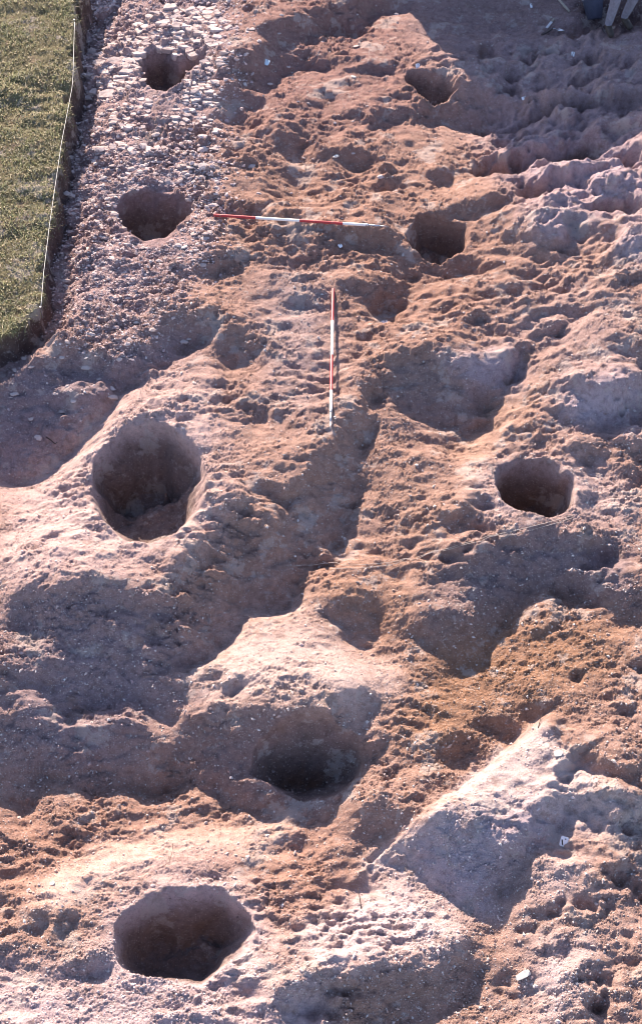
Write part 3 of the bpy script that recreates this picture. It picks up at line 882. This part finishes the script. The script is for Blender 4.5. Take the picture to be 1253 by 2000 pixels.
# gravel of the upper left
N = 46000
gpx = r8.uniform(80, 520, N); gpy = r8.uniform(-60, 760, N)
dens = sheet(blur(paint(np.zeros((PH, PW)), GRAVEL_ZONE, 1.0), 18), gpx, gpy)
pit_here = sheet(PITM, gpx, gpy)
slabby = sheet(blur(paint(np.zeros((PH, PW)), P('165,110 235,30 330,-10 430,0 450,60 425,255 330,290 185,280'), 1.0), 8), gpx, gpy)
ok = (r8.uniform(0, 1, N) < dens * (1 - .72 * slabby)) & (pit_here < .1)
gpx, gpy = gpx[ok], gpy[ok]
gs = np.clip(.0095 * np.exp(r8.normal(0, .55, len(gpx))), .004, .036) * np.interp(gpy, [100, 650], [1.15, .6])
o = scatter('limestone_gravel', gpx, gpy, gs, palette(len(gpx), [(.46, .36, .35), (.52, .42, .40), (.40, .30, .29), (.46, .35, .33), (.60, .51, .48)], 3), 31, (ICO, ICF), .05, .55)
o['label'] = 'loose pale limestone gravel strewn over the upper left trench floor'
# crumbs everywhere
N = 110000
cpy = 2060 - 2120 * r8.uniform(0, 1, N) ** 1.05; cpx = r8.uniform(-40, 1300, N)
rg = sheet(ROUGH, cpx, cpy); pit_here = sheet(PITM, cpx, cpy)
clump = at_grid(MID, *on_ground(cpx, cpy, 0.0))
ok = (r8.uniform(0, 1.3, N) < rg * (.55 + .25 * clump))
cpx, cpy = cpx[ok], cpy[ok]
cs = np.clip(.0052 * np.exp(r8.normal(0, .48, len(cpx))), .003, .022)
base_c = field(SOIL, cpx, cpy)
mixw = r8.uniform(0, 1, (len(cpx), 1)) ** 1.6
mixw[r8.uniform(0, 1, len(cpx)) < .045] = 1.1
mixw[pit_here[ok] > .1] *= .15
cs[pit_here[ok] > .1] *= .6; base_c[pit_here[ok] > .1] = (.24, .18, .16)  # crumbs take on the painted darkness of the pits
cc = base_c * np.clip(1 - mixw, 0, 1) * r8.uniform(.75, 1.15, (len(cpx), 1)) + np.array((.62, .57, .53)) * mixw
o = scatter('soil_crumbs', cpx, cpy, cs, cc, 32, (OCT, OCF), .25, .75)
o['label'] = 'small crumbs of soil and chalk scattered over the dug surface'

# ------------------------------------------------------------------ grass on the turf strip
def grass():
    r = np.random.default_rng(41)
    N = 95000
    X = r.uniform(-5.9, -2.6, N); Y = r.uniform(9.6, 18.2, N)
    tf = at_grid(TURF, X, Y); sd = at_grid(turf_sd, X, Y)
    clump = at_grid(PATCH, X * 1.7 + 5.5, Y * 1.5 - 8); cl2 = at_grid(MID2, X + 4, Y - 2)
    px, py = project(X, Y, .25 + 0 * X)
    ok = (tf > .5) & (px > -90) & (py > -80) & (r.uniform(0, 1, N) < .62 + .25 * clump + .2 * cl2)
    X, Y, clump, sd = X[ok], Y[ok], clump[ok], sd[ok]
    Z = relief(X, Y)[0]; n = len(X)
    H = r.uniform(.025, .075, n) * (1 + .15 * clump); Wd = r.uniform(.0025, .006, n)
    az = r.uniform(0, 6.283, n); lean = r.uniform(.2, 1.1, n)
    lx, ly = np.cos(az) * lean + .25, np.sin(az) * lean - .25
    wx, wy = -np.sin(az), np.cos(az)
    def pt(f, w):
        return np.stack([X + lx * H * f * f + wx * Wd * w, Y + ly * H * f * f + wy * Wd * w, Z - .004 + H * f * (1 - .25 * f)], -1)
    V = np.stack([pt(0, 1), pt(0, -1), pt(.55, .8), pt(.55, -.8), pt(1, 0)], 1)
    q = np.arange(n)[:, None] * 5
    Fa = np.concatenate([q + np.array([[0, 1, 3]]), q + np.array([[0, 3, 2]]), q + np.array([[2, 3, 4]])])
    pal = 1.12 * np.array([(.27, .28, .15), (.21, .23, .12), (.35, .33, .21), (.47, .42, .30), (.15, .16, .09), (.36, .33, .22)])
    c = pal[np.clip(r.integers(0, 6, n) + np.where(clump > .8, -1, 0), 0, 5)] * r.uniform(.75, 1.2, (n, 1))
    me = fast_mesh('turf_grass', V.reshape(-1, 3), Fa, np.repeat(c, 5, 0), True)
    k = NT('dry_grass'); t = k.new('ShaderNodeVertexColor', layer_name='tint').outputs[0]
    k.l(t, k.b.inputs['Base Color']); k.b.inputs['Roughness'].default_value = .7; k.b.inputs['Specular IOR Level'].default_value = .25
    tr = k.new('ShaderNodeBsdfTranslucent'); k.l(t, tr.inputs[0])
    mx = k.new('ShaderNodeMixShader'); mx.inputs[0].default_value = .35
    k.l(k.b.outputs[0], mx.inputs[1]); k.l(tr.outputs[0], mx.inputs[2]); k.l(mx.outputs[0], k.n['Material Output'].inputs[0])
    o = link('turf_grass', me, k.m, kind='stuff'); o['label'] = 'short dry grass on the unexcavated strip along the left edge'
grass()

# ------------------------------------------------------------------ small builders
def tube(bm, a, b, r0, r1=None, seg=12, cap=True):
    a, b = Vector(a), Vector(b); r1 = r0 if r1 is None else r1
    z = (b - a).normalized(); x = z.orthogonal().normalized(); y = z.cross(x)
    A = [bm.verts.new(a + (x * math.cos(t) + y * math.sin(t)) * r0) for t in [2 * math.pi * i / seg for i in range(seg)]]
    B = [bm.verts.new(b + (x * math.cos(t) + y * math.sin(t)) * r1) for t in [2 * math.pi * i / seg for i in range(seg)]]
    for i in range(seg): bm.faces.new((A[i], A[(i + 1) % seg], B[(i + 1) % seg], B[i]))
    if cap: bm.faces.new(A[::-1]); bm.faces.new(B)
def path_tube(bm, pts, r, seg=6):
    pts = [Vector(p) for p in pts]; rings = []
    for i, p in enumerate(pts):
        d = (pts[min(i + 1, len(pts) - 1)] - pts[max(i - 1, 0)]).normalized()
        x = d.cross(Vector((0, 0, 1)));  x = x.normalized() if x.length > 1e-4 else Vector((1, 0, 0)); y = x.cross(d)
        rr = r[i] if isinstance(r, (list, tuple)) else r
        rings.append([bm.verts.new(p + (x * math.cos(t) + y * math.sin(t)) * rr) for t in [2 * math.pi * k / seg for k in range(seg)]])
    for a, b in zip(rings, rings[1:]):
        for k in range(seg): bm.faces.new((a[k], a[(k + 1) % seg], b[(k + 1) % seg], b[k]))
    bm.faces.new(rings[0][::-1]); bm.faces.new(rings[-1])
def to_obj(name, bm, mat, parent=None, sm=False, **props):
    bmesh.ops.recalc_face_normals(bm, faces=bm.faces)
    m = bpy.data.meshes.new(name); bm.to_mesh(m); bm.free()
    if sm:
        for p in m.polygons: p.use_smooth = True
    return link(name, m, mat, parent, **props)
def empty(name, loc, label, cat, group=None, rot=(0, 0, 0)):
    o = bpy.data.objects.new(name, None); COL.objects.link(o); o.location = loc; o.rotation_euler = rot
    o['label'] = label; o['category'] = cat
    if group: o['group'] = group
    return o

RED = plain('red_rod_paint', (.40, .035, .04), .45, 0, .15, 30, .1, .4, (.30, .16, .12))
WHITE = plain('white_rod_paint', (.80, .78, .74), .45, 0, .05, 30, .1, .4, (.62, .58, .52))
STEEL = plain('grey_steel', (.46, .47, .50), .38, .8, .2, 60, .1)
IRON = plain('dull_iron', (.20, .20, .22), .5, .7, .25, 60, .15)
CARD = plain('white_plastic_tag', (.82, .83, .84), .4, 0, .05, 30, 0, .4)
CARDB = plain('bluish_plastic_tag', (.55, .68, .74), .4, 0, .05, 30, 0, .4)
INK = plain('black_ink', (.02, .02, .02), .6, 0, 0, 10, 0)
STRING = plain('pale_nylon_string', (.72, .70, .62), .6, 0, .1, 80, 0)
TWINE = plain('hairy_twine', (.50, .43, .37), .8, 0, .2, 80, 0)
WOOD = plain('weathered_wood', (.34, .29, .24), .8, 0, .3, 30, .3)
ROOT = plain('dark_root', (.05, .035, .03), .9, 0, .3, 60, .2)
PALE = plain('pale_limestone', (.70, .66, .58), .9, 0, .12, 30, .5)

# ------------------------------------------------------------------ the two ranging rods
def ranging_rod(tip_px, butt_px, label):
    bx, by, bz = ground_at(*butt_px); tx, ty, tz = ground_at(*tip_px)
    L = math.hypot(tx - bx, ty - by)
    t = np.linspace(0, 1, 90)
    zz = relief(bx + (tx - bx) * t, by + (ty - by) * t)[0]
    best = None
    for m in np.linspace(-.35, .35, 141):
        c = (zz - m * t).max(); gap = (c + m * t - zz).mean()
        if best is None or gap < best[0]: best = (gap, m, c)
    _, m, c = best
    rad = .016; c += rad - .006
    a = Vector((bx, by, c)); b = Vector((tx, ty, c + m))
    # shift so it stays where it is seen after being lifted onto the bumps
    (ax_, ay_), (bx_, by_) = on_ground(butt_px[0], butt_px[1], a.z), on_ground(tip_px[0], tip_px[1], b.z)
    a.x, a.y, b.x, b.y = ax_, ay_, bx_, by_
    root = empty('ranging_rod', a, label, 'ranging rod', 'red and white survey rods')
    d = b - a
    cuts = [0, .245, .497, .745, .875, 1.0]
    names = ['red_section', 'white_section', 'red_section', 'white_section']
    for k in range(4):
        bm = bmesh.new(); tube(bm, d * cuts[k], d * cuts[k + 1], rad, rad, 14)
        to_obj(names[k], bm, RED if k % 2 == 0 else WHITE, root, False)
    bm = bmesh.new(); u_ = d.normalized()
    tube(bm, d * .875, d * .89, rad * .93, rad * .9, 14); tube(bm, d * .89, d * .955, rad * .72, rad * .6, 14); tube(bm, d * .955, d, rad * .6, .002, 14)
    to_obj('steel_point', bm, STEEL, root, True)
ranging_rod((757, 442), (417, 420), 'red and white ranging rod lying crosswise between the two upper post pits')
ranging_rod((645, 838), (650, 565), 'red and white ranging rod lying lengthwise, pointing towards the camera')

# ------------------------------------------------------------------ strings
def string_on(name, pts_px, zoff, r, mat, label, cat, fixed_z=None, step=14, sag=0):
    pts = []
    for (ax, ay), (bx, by) in zip(pts_px, pts_px[1:]):
        n = max(1, int(math.hypot(bx - ax, by - ay) / step))
        for i in range(n): pts.append((ax + (bx - ax) * i / n, ay + (by - ay) * i / n))
    pts.append(pts_px[-1]); out = []
    for x, y in pts:
        if fixed_z is not None:
            wx, wy = on_ground(x, y, fixed_z); out.append(Vector((wx, wy, fixed_z)))
        else:
            wx, wy, wz = surface_at(x, y); out.append(Vector((wx, wy, wz + zoff)))
    if fixed_z is None:
        for _ in range(3):
            for i in range(1, len(out) - 1): out[i].z = max(out[i].z, (out[i - 1].z + out[i + 1].z) / 2 - .002)
    bm = bmesh.new(); path_tube(bm, [p - out[0] for p in out], r, 6)
    return out, bm
pts, bm = string_on('', P('146,42 143,150 141,172 120,282 97,440 86,530 80,603'), 0, .0028, STRING, '', '', fixed_z=TURF_Z + .06)
es = empty('string_line', pts[0], 'white string stretched along the edge of the grass strip', 'string')
to_obj('cord', bm, STRING, es, True)
for e in (pts[0], pts[-1]):
    bm = bmesh.new(); q = e - pts[0]
    tube(bm, q + Vector((0, 0, -.14)), q + Vector((0, 0, .025)), .004, .005, 8); tube(bm, q + Vector((0, 0, .025)), q + Vector((0, 0, .031)), .011, .011, 10)
    to_obj('nail', bm, IRON, es)
tw = P('560,1106 640,1107 700,1104 760,1100 815,1089 860,1076 905,1062 950,1051 1000,1039 1045,1027 1085,1017 1116,1008 1140,1000')
pts, bm = string_on('', tw, .007, .0024, TWINE, '', '')
et = empty('twine', pts[0], 'double strand of thin twine lying across the soil beside a round dark pit', 'twine')
to_obj('strand', bm, TWINE, et, True)
pts2, bm = string_on('', [(x + 3, y + 4 + 2 * math.sin(x * .02)) for x, y in tw[1:]], .007, .0022, TWINE, '', '')
bm2 = bm
bmesh.ops.translate(bm2, verts=bm2.verts, vec=pts2[0] - pts[0])
to_obj('strand', bm2, TWINE, et, True)

# ------------------------------------------------------------------ finds labels and odd white pieces
def tag(px, w, hgt, label, mat=CARD, tilt=-.9, spin=0, nail=True, mark=False):
    x, y, z = ground_at(*px)
    root = empty('finds_label', (x, y, z), label, 'label', 'small plastic finds labels')
    t = .0022
    bm = bmesh.new(); bmesh.ops.create_cube(bm, size=1)
    bmesh.ops.scale(bm, vec=(w, hgt, t), verts=bm.verts)
    ed = [e for e in bm.edges if abs((e.verts[0].co - e.verts[1].co).normalized().z) > .9]
    bmesh.ops.bevel(bm, geom=ed, offset=min(w, hgt) * .1, segments=2, affect='EDGES')
    M = Matrix.Translation((0, 0, .012 + .4 * hgt * abs(math.sin(tilt + math.pi / 2 - .9)))) @ Matrix.Rotation(spin, 4, 'Z') @ Matrix.Rotation(tilt + .9 + .45, 4, 'X')
    bmesh.ops.transform(bm, matrix=M, verts=bm.verts)
    c = to_obj('card', bm, mat, root)
    bm = bmesh.new(); tube(bm, M @ Vector((w * .1, hgt * .28, -.03)), M @ Vector((w * .1, hgt * .28, .006)), .0022, .0022, 8)
    tube(bm, M @ Vector((w * .1, hgt * .28, .004)), M @ Vector((w * .1, hgt * .28, .008)), .006, .006, 10)
    to_obj('nail', bm, IRON, root)
    if mark:
        bm = bmesh.new(); bmesh.ops.create_cube(bm, size=1); bmesh.ops.scale(bm, vec=(w * .16, hgt * .55, .0008), verts=bm.verts)
        bmesh.ops.transform(bm, matrix=M @ Matrix.Translation((-w * .18, -hgt * .12, t * .9)) @ Matrix.Rotation(.35, 4, 'Z'), verts=bm.verts)
        to_obj('dark_mark', bm, INK, root)
tag((520, 124), .085, .075, 'pale blue finds label in the shaded hollow near the top', CARDB, spin=-.5)
tag((1022, 194), .06, .045, 'white finds label in the shaded valley right of the small upper pit', spin=.4)
tag((815, 133), .055, .08, 'white finds label on the far rim of the small upper pit', spin=.2, tilt=-.5)
tag((1117, 109), .045, .07, 'white finds label with a dark hole, high in the shaded lumpy ground', spin=-.2, tilt=-.4, mark=True)
tag((1100, 1645), .065, .085, 'bright white finds label with a dark mark, between the pale ridge and lumpy orange soil', spin=-.35, tilt=-.7, mark=True)
tag((664, 482), .045, .045, 'tiny white finds label below the crosswise ranging rod', spin=.7)
tag((1036, 13), .03, .055, 'small pale finds label on bare shaded soil left of the shovel', spin=.3, tilt=-.5)
tag((750, 631), .07, .035, 'white finds label at the bottom of the small cone shaped hollow', spin=.1)
def white_stone(px, sx, sy, sz, spin, label, seed):
    x, y, z = ground_at(*px)
    r = random.Random(seed); bm = bmesh.new(); bmesh.ops.create_icosphere(bm, subdivisions=1, radius=1)
    for v in bm.verts:
        v.co *= r.uniform(.75, 1.3)
        v.co = Vector((max(-.8, min(.8, v.co.x)), max(-.75, min(.75, v.co.y)), max(-.5, min(.5, v.co.z)))) * r.uniform(.95, 1.05)
        v.co = Vector((v.co.x * sx, v.co.y * sy, v.co.z * sz))
    o = to_obj('white_stone', bm, PALE, None); o.location = (x, y, z + sz * .3); o.rotation_euler = (.15, -.1, spin)
    o['label'] = label; o['category'] = 'stone'; o['group'] = 'pale loose stones'
white_stone((1020, 1905), .082, .038, .03, .45, 'long pale flat stone, the largest loose one, on lumpy pale soil', 1)
white_stone((1090, 1473), .05, .035, .035, .1, 'rounded white stone at the top of the pale ridge at right', 2)
white_stone((103, 1726), .024, .018, .02, .2, 'small white pebble on the smooth bank at lower left', 3)
white_stone((690, 151), .045, .02, .02, -.4, 'small pale stone sliver on the reddish gravel near the top', 4)
white_stone((655, 306), .05, .022, .022, .3, 'pale stone flake beside the upper middle hollow', 5)

# ------------------------------------------------------------------ twigs and rootlets on the surface
def twig(pxs, r, label, name='twig', lift=.006, end_lift=0):
    pts = []
    for i, p in enumerate(pxs):
        x, y, z = ground_at(*p); f = i / (len(pxs) - 1)
        pts.append(Vector((x, y, z + lift + end_lift * f)))
    fine = []
    for a, b in zip(pts, pts[1:]):
        for k in range(3): fine.append(a.lerp(b, k / 3))
    fine.append(pts[-1])
    bm = bmesh.new(); path_tube(bm, [p - pts[0] for p in fine], [r * (1 - .5 * i / len(fine)) for i in range(len(fine))], 6)
    o = to_obj(name, bm, ROOT, None, True); o.location = pts[0]
    o['label'] = label; o['category'] = 'twig' if name == 'twig' else 'root'
twig(P('705,1775 702,1757 698,1738'), .0038, 'dark upright twig on the white bank at lower centre', end_lift=.03)
twig(P('1050,1422 1053,1410 1056,1400'), .004, 'short dark twig on the crest of the pale ridge at right', end_lift=.05)
twig(P('940,1870 952,1866 965,1857'), .0034, 'short dark curved twig beside the shaded hollow at lower right')
twig(P('388,1592 420,1588 455,1578'), .0026, 'thin dark rootlet lying level below the large shaded hollow', 'rootlet')
twig(P('102,1565 110,1580 108,1592 103,1602'), .002, 'thin curved rootlet on orange soil just below the big shaded slope', 'rootlet')
twig(P('338,1648 336,1668 330,1685 316,1694'), .0018, 'hair thin curved rootlet on the bright bank at lower left', 'rootlet')
twig(P('1240,1455 1248,1450 1256,1447'), .004, 'dark twig at the right hand edge above the pale ridge')
twig(P('90,853 100,862 108,868 112,864'), .006, 'knotted dark root in the shaded gully at left', 'rootlet')

# ------------------------------------------------------------------ tools, bucket and digger at the far right
def bar(bm, a, b, w, t):
    a, b = Vector(a), Vector(b); z = (b - a).normalized(); s = z.cross(Vector((0, 0, 1))).normalized() * w / 2; u_ = s.cross(z).normalized() * t / 2
    v = [bm.verts.new(p + s * i + u_ * j) for p in (a, b) for i, j in ((-1, -1), (1, -1), (1, 1), (-1, 1))]
    for f in ((0, 1, 2, 3), (7, 6, 5, 4), (0, 4, 5, 1), (1, 5, 6, 2), (2, 6, 7, 3), (3, 7, 4, 0)): bm.faces.new([v[i] for i in f])
a = Vector(ground_at(1057, 71)); b = Vector(ground_at(1077, 60)); c = Vector(ground_at(1101, 63))
for q in (a, b, c): q.z += .03
tr = empty('trowel', a, 'pointing trowel with dark handle lying in the shade near the bucket', 'trowel')
bm = bmesh.new(); path_tube(bm, [Vector(), (b - a) * .3, (b - a) * .7, b - a], [.015, .019, .017, .011], 10); to_obj('handle', bm, plain('dark_handle_wood', (.07, .05, .05), .6), tr, True)
bm = bmesh.new(); tube(bm, b - a, (b - a) + (c - b) * .25 + Vector((0, 0, .012)), .006, .006, 8); to_obj('tang', bm, STEEL, tr, True)
bm = bmesh.new(); d = (c - b); s = d.cross(Vector((0, 0, 1))).normalized() * .038; o0 = b - a + d * .25
vs = [bm.verts.new(p) for p in (o0, o0 + d * .25 + s, o0 + d * .75, o0 + d * .25 - s)]
vt = [bm.verts.new(v.co + Vector((0, 0, .004))) for v in vs]
bm.faces.new(vs[::-1]); bm.faces.new(vt)
for i in range(4): bm.faces.new((vs[i], vs[(i + 1) % 4], vt[(i + 1) % 4], vt[i]))
to_obj('blade', bm, STEEL, tr)
a = Vector(ground_at(1066, 57)); b = Vector(ground_at(1080, 40))
a.z += .02; b.z += .02
kn = empty('hand_tool', a, 'short bright steel digging tool lying beside the trowel', 'tool')
bm = bmesh.new(); bar(bm, Vector(), (b - a) * .72, .034, .006); to_obj('blade', bm, plain('bright_steel', (.75, .76, .78), .35, .5, .1, 50, 0), kn)
bm = bmesh.new(); path_tube(bm, [(b - a) * .7, (b - a) * .85, (b - a) * 1.08], [.010, .016, .013], 8); to_obj('handle', bm, WOOD, kn, True)
a = Vector(ground_at(1110, 26)); b = Vector(ground_at(1080, -6)); dd = b - a
sh = empty('shovel', a, 'shovel lying with its grey wooden handle towards the top edge', 'shovel')
for q in (a, b): q.z += .02
bm = bmesh.new(); path_tube(bm, [Vector((0, 0, .03)), dd * .5 + Vector((0, 0, .035)), dd + Vector((0, 0, .04)), dd * 3.2 + Vector((0, 0, .05))], .0175, 10); to_obj('handle', bm, WOOD, sh, True)
bm = bmesh.new()
u_ = dd.normalized(); s = u_.cross(Vector((0, 0, 1)))
e0 = dd * 3.2 + Vector((0, 0, .05)); prof = [(0, .03), (.05, .1), (.2, .115), (.3, .10), (.36, .03)]
top = []; bot = []
for f, w in prof:
    for sgn in (-1, 1):
        top.append(bm.verts.new(e0 + u_ * f + s * w * sgn + Vector((0, 0, .02)))); bot.append(bm.verts.new(e0 + u_ * f + s * w * sgn + Vector((0, 0, .016))))
for i in range(len(prof) - 1):
    k = 2 * i
    bm.faces.new((top[k], top[k + 1], top[k + 3], top[k + 2])); bm.faces.new((bot[k + 2], bot[k + 3], bot[k + 1], bot[k]))
    bm.faces.new((top[k], top[k + 2], bot[k + 2], bot[k])); bm.faces.new((top[k + 1], bot[k + 1], bot[k + 3], top[k + 3]))
to_obj('blade', bm, IRON, sh)

bx, by, bz = ground_at(1160, 38)
bk = empty('bucket', (bx, by, bz), 'grey blue bucket leaning in the dark hollow behind the crest', 'bucket', rot=(-.75, .35, .5))
PLB = plain('grey_blue_plastic', (.085, .09, .13), .5, 0, .15, 20, .1)
bm = bmesh.new(); prof = [(.0, .0), (.10, .0), (.135, .24), (.145, .245), (.145, .25), (.13, .25), (.095, .012), (0, .012)]; seg = 24; rings = []
for rr, zz in prof: rings.append([bm.verts.new((max(rr, .0005) * math.cos(2 * math.pi * i / seg), max(rr, .0005) * math.sin(2 * math.pi * i / seg), zz)) for i in range(seg)])
for A, B in zip(rings, rings[1:]):
    for i in range(seg): bm.faces.new((A[i], A[(i + 1) % seg], B[(i + 1) % seg], B[i]))
to_obj('tub', bm, PLB, bk, True)
bm = bmesh.new(); path_tube(bm, [Vector((.145 * math.cos(t), .03 + .11 * math.sin(t), .245 + .03 * math.sin(t))) for t in [math.pi * i / 12 for i in range(13)]], .004, 6); to_obj('handle', bm, STEEL, bk, True)

x, y, z = ground_at(1137, 3)
rt = empty('red_tag', (x, y, z), 'tiny orange red plastic marker at the top edge', 'marker')
bm = bmesh.new(); tube(bm, (0, 0, -.03), (0, 0, .09), .004, .004, 8); to_obj('pin', bm, IRON, rt)
bm = bmesh.new(); bar(bm, (-.02, 0, .075), (.03, 0, .085), .006, .04); to_obj('flag', bm, plain('orange_red_plastic', (.60, .10, .06), .5), rt)

# the digger: one continuous skinned figure, mostly above the frame
def digger(px):
    fx, fy, fz = ground_at(*px)
    z0 = fz - .01
    J = {'pel': (0, 0, .95, .15), 'sp': (0, -.03, 1.12, .145), 'ch': (0, -.07, 1.32, .165), 'nk': (0, -.10, 1.48, .062), 'hd': (0, -.13, 1.60, .092), 'hd2': (0, -.14, 1.70, .085),
         'hL': (-.10, 0, .90, .105), 'kL': (-.125, -.05, .50, .072), 'aL': (-.14, .0, .10, .05), 'tL': (-.15, -.17, .04, .04),
         'hR': (.10, 0, .90, .105), 'kR': (.155, -.03, .50, .072), 'aR': (.12, .08, .10, .05), 'tR': (.16, -.09, .04, .04),
         'sL': (-.19, -.07, 1.40, .062), 'eL': (-.27, -.10, 1.12, .047), 'wL': (-.24, -.24, .90, .033), 'mL': (-.23, -.29, .84, .035),
         'sR': (.19, -.07, 1.40, .062), 'eR': (.27, -.10, 1.12, .047), 'wR': (.24, -.24, .90, .033), 'mR': (.23, -.29, .84, .035)}
    E = [('pel', 'sp'), ('sp', 'ch'), ('ch', 'nk'), ('nk', 'hd'), ('hd', 'hd2'), ('pel', 'hL'), ('hL', 'kL'), ('kL', 'aL'), ('aL', 'tL'), ('pel', 'hR'), ('hR', 'kR'), ('kR', 'aR'), ('aR', 'tR'),
         ('ch', 'sL'), ('sL', 'eL'), ('eL', 'wL'), ('wL', 'mL'), ('ch', 'sR'), ('sR', 'eR'), ('eR', 'wR'), ('wR', 'mR')]
    for sd, m in (('L', -1), ('R', 1)):
        bxm = J['m' + sd]
        for f, (ox, oy, ln) in enumerate(((-.028, -.03, .065), (-.010, -.035, .078), (.010, -.035, .074), (.028, -.03, .06), (m * -.045, .0, .045))):
            J[f'f{sd}{f}'] = (bxm[0] + ox, bxm[1] + oy * .6, bxm[2] - .03, .0095); J[f'g{sd}{f}'] = (bxm[0] + ox * 1.1, bxm[1] + oy - .02, bxm[2] - ln, .008)
            E += [('m' + sd, f'f{sd}{f}'), (f'f{sd}{f}', f'g{sd}{f}')]
    names = list(J); me = bpy.data.meshes.new('person')
    me.from_pydata([J[k][:3] for k in names], [(names.index(a), names.index(b)) for a, b in E], [])
    o = bpy.data.objects.new('person', me); COL.objects.link(o)
    m = o.modifiers.new('skin', 'SKIN'); m.use_smooth_shade = True
    for i, k in enumerate(names):
        sv = me.skin_vertices[0].data[i]; sv.radius = (J[k][3], J[k][3]); sv.use_root = (k == 'pel')
    s2 = o.modifiers.new('sub', 'SUBSURF'); s2.levels = 2; s2.render_levels = 2
    dg = bpy.context.evaluated_depsgraph_get(); ev = o.evaluated_get(dg)
    m2 = bpy.data.meshes.new_from_object(ev); o.modifiers.clear(); o.data = m2
    mats = [plain('grey_work_trousers', (.20, .20, .25), .9, 0, .2, 25, .3), plain('navy_jersey', (.06, .07, .12), .9, 0, .2, 25, .3), plain('skin', (.50, .32, .24), .6, 0, .08, 20, .05), plain('muddy_boots', (.05, .04, .035), .7, 0, .3, 25, .3)]
    m2.materials.clear()
    for q in mats: m2.materials.append(q)
    for p in m2.polygons:
        c = p.center; p.use_smooth = True
        p.material_index = 3 if c.z < .13 else 0 if (c.z < .99 and abs(c.x) < .21 and not (c.y < -.16)) else 2 if (c.z > 1.46 or (abs(c.x) > .17 and c.z < 1.0)) else 1
    o.location = (fx, fy, z0); o.rotation_euler = (0, 0, math.radians(18))
    o['label'] = 'person in dusty grey trousers standing beside the bucket, only the legs showing'; o['category'] = 'person'
    def add(name, bm, mat): to_obj(name, bm, mat, o, True)
    bm = bmesh.new(); bmesh.ops.create_icosphere(bm, subdivisions=3, radius=.112)
    for v in bm.verts:
        v.co = Vector((v.co.x * .92, v.co.y * 1.0, v.co.z * .95))
        if v.co.y < -.02 and v.co.z < .045: v.co.y = -.02 + (v.co.y + .02) * .2
        v.co += Vector((0, -.12, 1.685))
    add('hair', bm, plain('brown_hair', (.06, .04, .025), .7, 0, .3, 60, .4))
    for sx in (-1, 1):
        bm = bmesh.new(); bmesh.ops.create_icosphere(bm, subdivisions=2, radius=.011); bmesh.ops.translate(bm, verts=bm.verts, vec=(sx * .033, -.222, 1.655)); add('eye', bm, INK)
        bm = bmesh.new(); bmesh.ops.create_icosphere(bm, subdivisions=2, radius=.03)
        for v in bm.verts: v.co = Vector((v.co.x * .4 + sx * .095, v.co.y * .7 - .12, v.co.z + 1.64))
        add('ear', bm, mats[2])
    bm = bmesh.new(); tube(bm, (0, -.222, 1.655), (0, -.245, 1.615), .008, .015, 8); add('nose', bm, mats[2])
    bm = bmesh.new(); bar(bm, (-.024, -.215, 1.585), (.024, -.215, 1.585), .008, .008); add('mouth', bm, plain('lips', (.35, .14, .12), .5))
digger((1203, 58))

# ------------------------------------------------------------------ unseen hut added beyond the trench to shade the upper right
def box(bm, x0, x1, y0, y1, z0, z1, zr=None):
    zr = z1 if zr is None else zr
    v = [bm.verts.new(p) for p in ((x0, y0, z0), (x1, y0, z0), (x1, y1, z0), (x0, y1, z0), (x0, y0, z1), (x1, y0, zr), (x1, y1, zr), (x0, y1, z1))]
    for f in ((3, 2, 1, 0), (4, 5, 6, 7), (0, 1, 5, 4), (1, 2, 6, 5), (2, 3, 7, 6), (3, 0, 4, 7)): bm.faces.new([v[i] for i in f])
HX, HY, HW, HD, H0, H1 = HUT = (.35, 19.2, 3.7, 2.6, 2.7, 3.4)
hut = empty('added_shade_hut', (HX, HY, zat(HX + 2, HY)), 'unseen timber hut added beyond the trench to cast shade', 'hut')
BOARD = plain('creosoted_board', (.09, .06, .045), .85, 0, .3, 12, .4); FELT = plain('roofing_felt', (.05, .05, .05), .9)
bm = bmesh.new(); box(bm, .03, HW - .03, .03, HD - .03, -.3, H0, H1); to_obj('wall', bm, BOARD, hut)
nb = 16
for i in range(nb):
    bm = bmesh.new(); z = .02 + i * (H0 - .05) / nb; box(bm, 0, HW, -.005, .028, z, z + (H0 - .05) / nb - .012); to_obj('board', bm, BOARD, hut)
bm = bmesh.new(); box(bm, -.12, HW + .12, -.2, HD + .15, H0 + .003, H0 + .07, H1 + .07)
to_obj('roof', bm, FELT, hut)
bm = bmesh.new(); box(bm, .5, 1.4, -.035, -.008, .0, 1.98); dr = to_obj('door', bm, WOOD, hut)
bm = bmesh.new(); box(bm, 1.25, 1.3, -.075, -.038, .95, 1.08); to_obj('handle', bm, IRON, dr)
bm = bmesh.new(); box(bm, 1.9, 3.0, -.03, -.008, 1.0, 1.8); wd = to_obj('window', bm, WOOD, hut)
bm = bmesh.new(); box(bm, 1.97, 2.93, -.038, -.032, 1.07, 1.73); to_obj('pane', bm, plain('dusty_glass', (.05, .06, .07), .15, 0, .1, 10, 0, .5), wd)
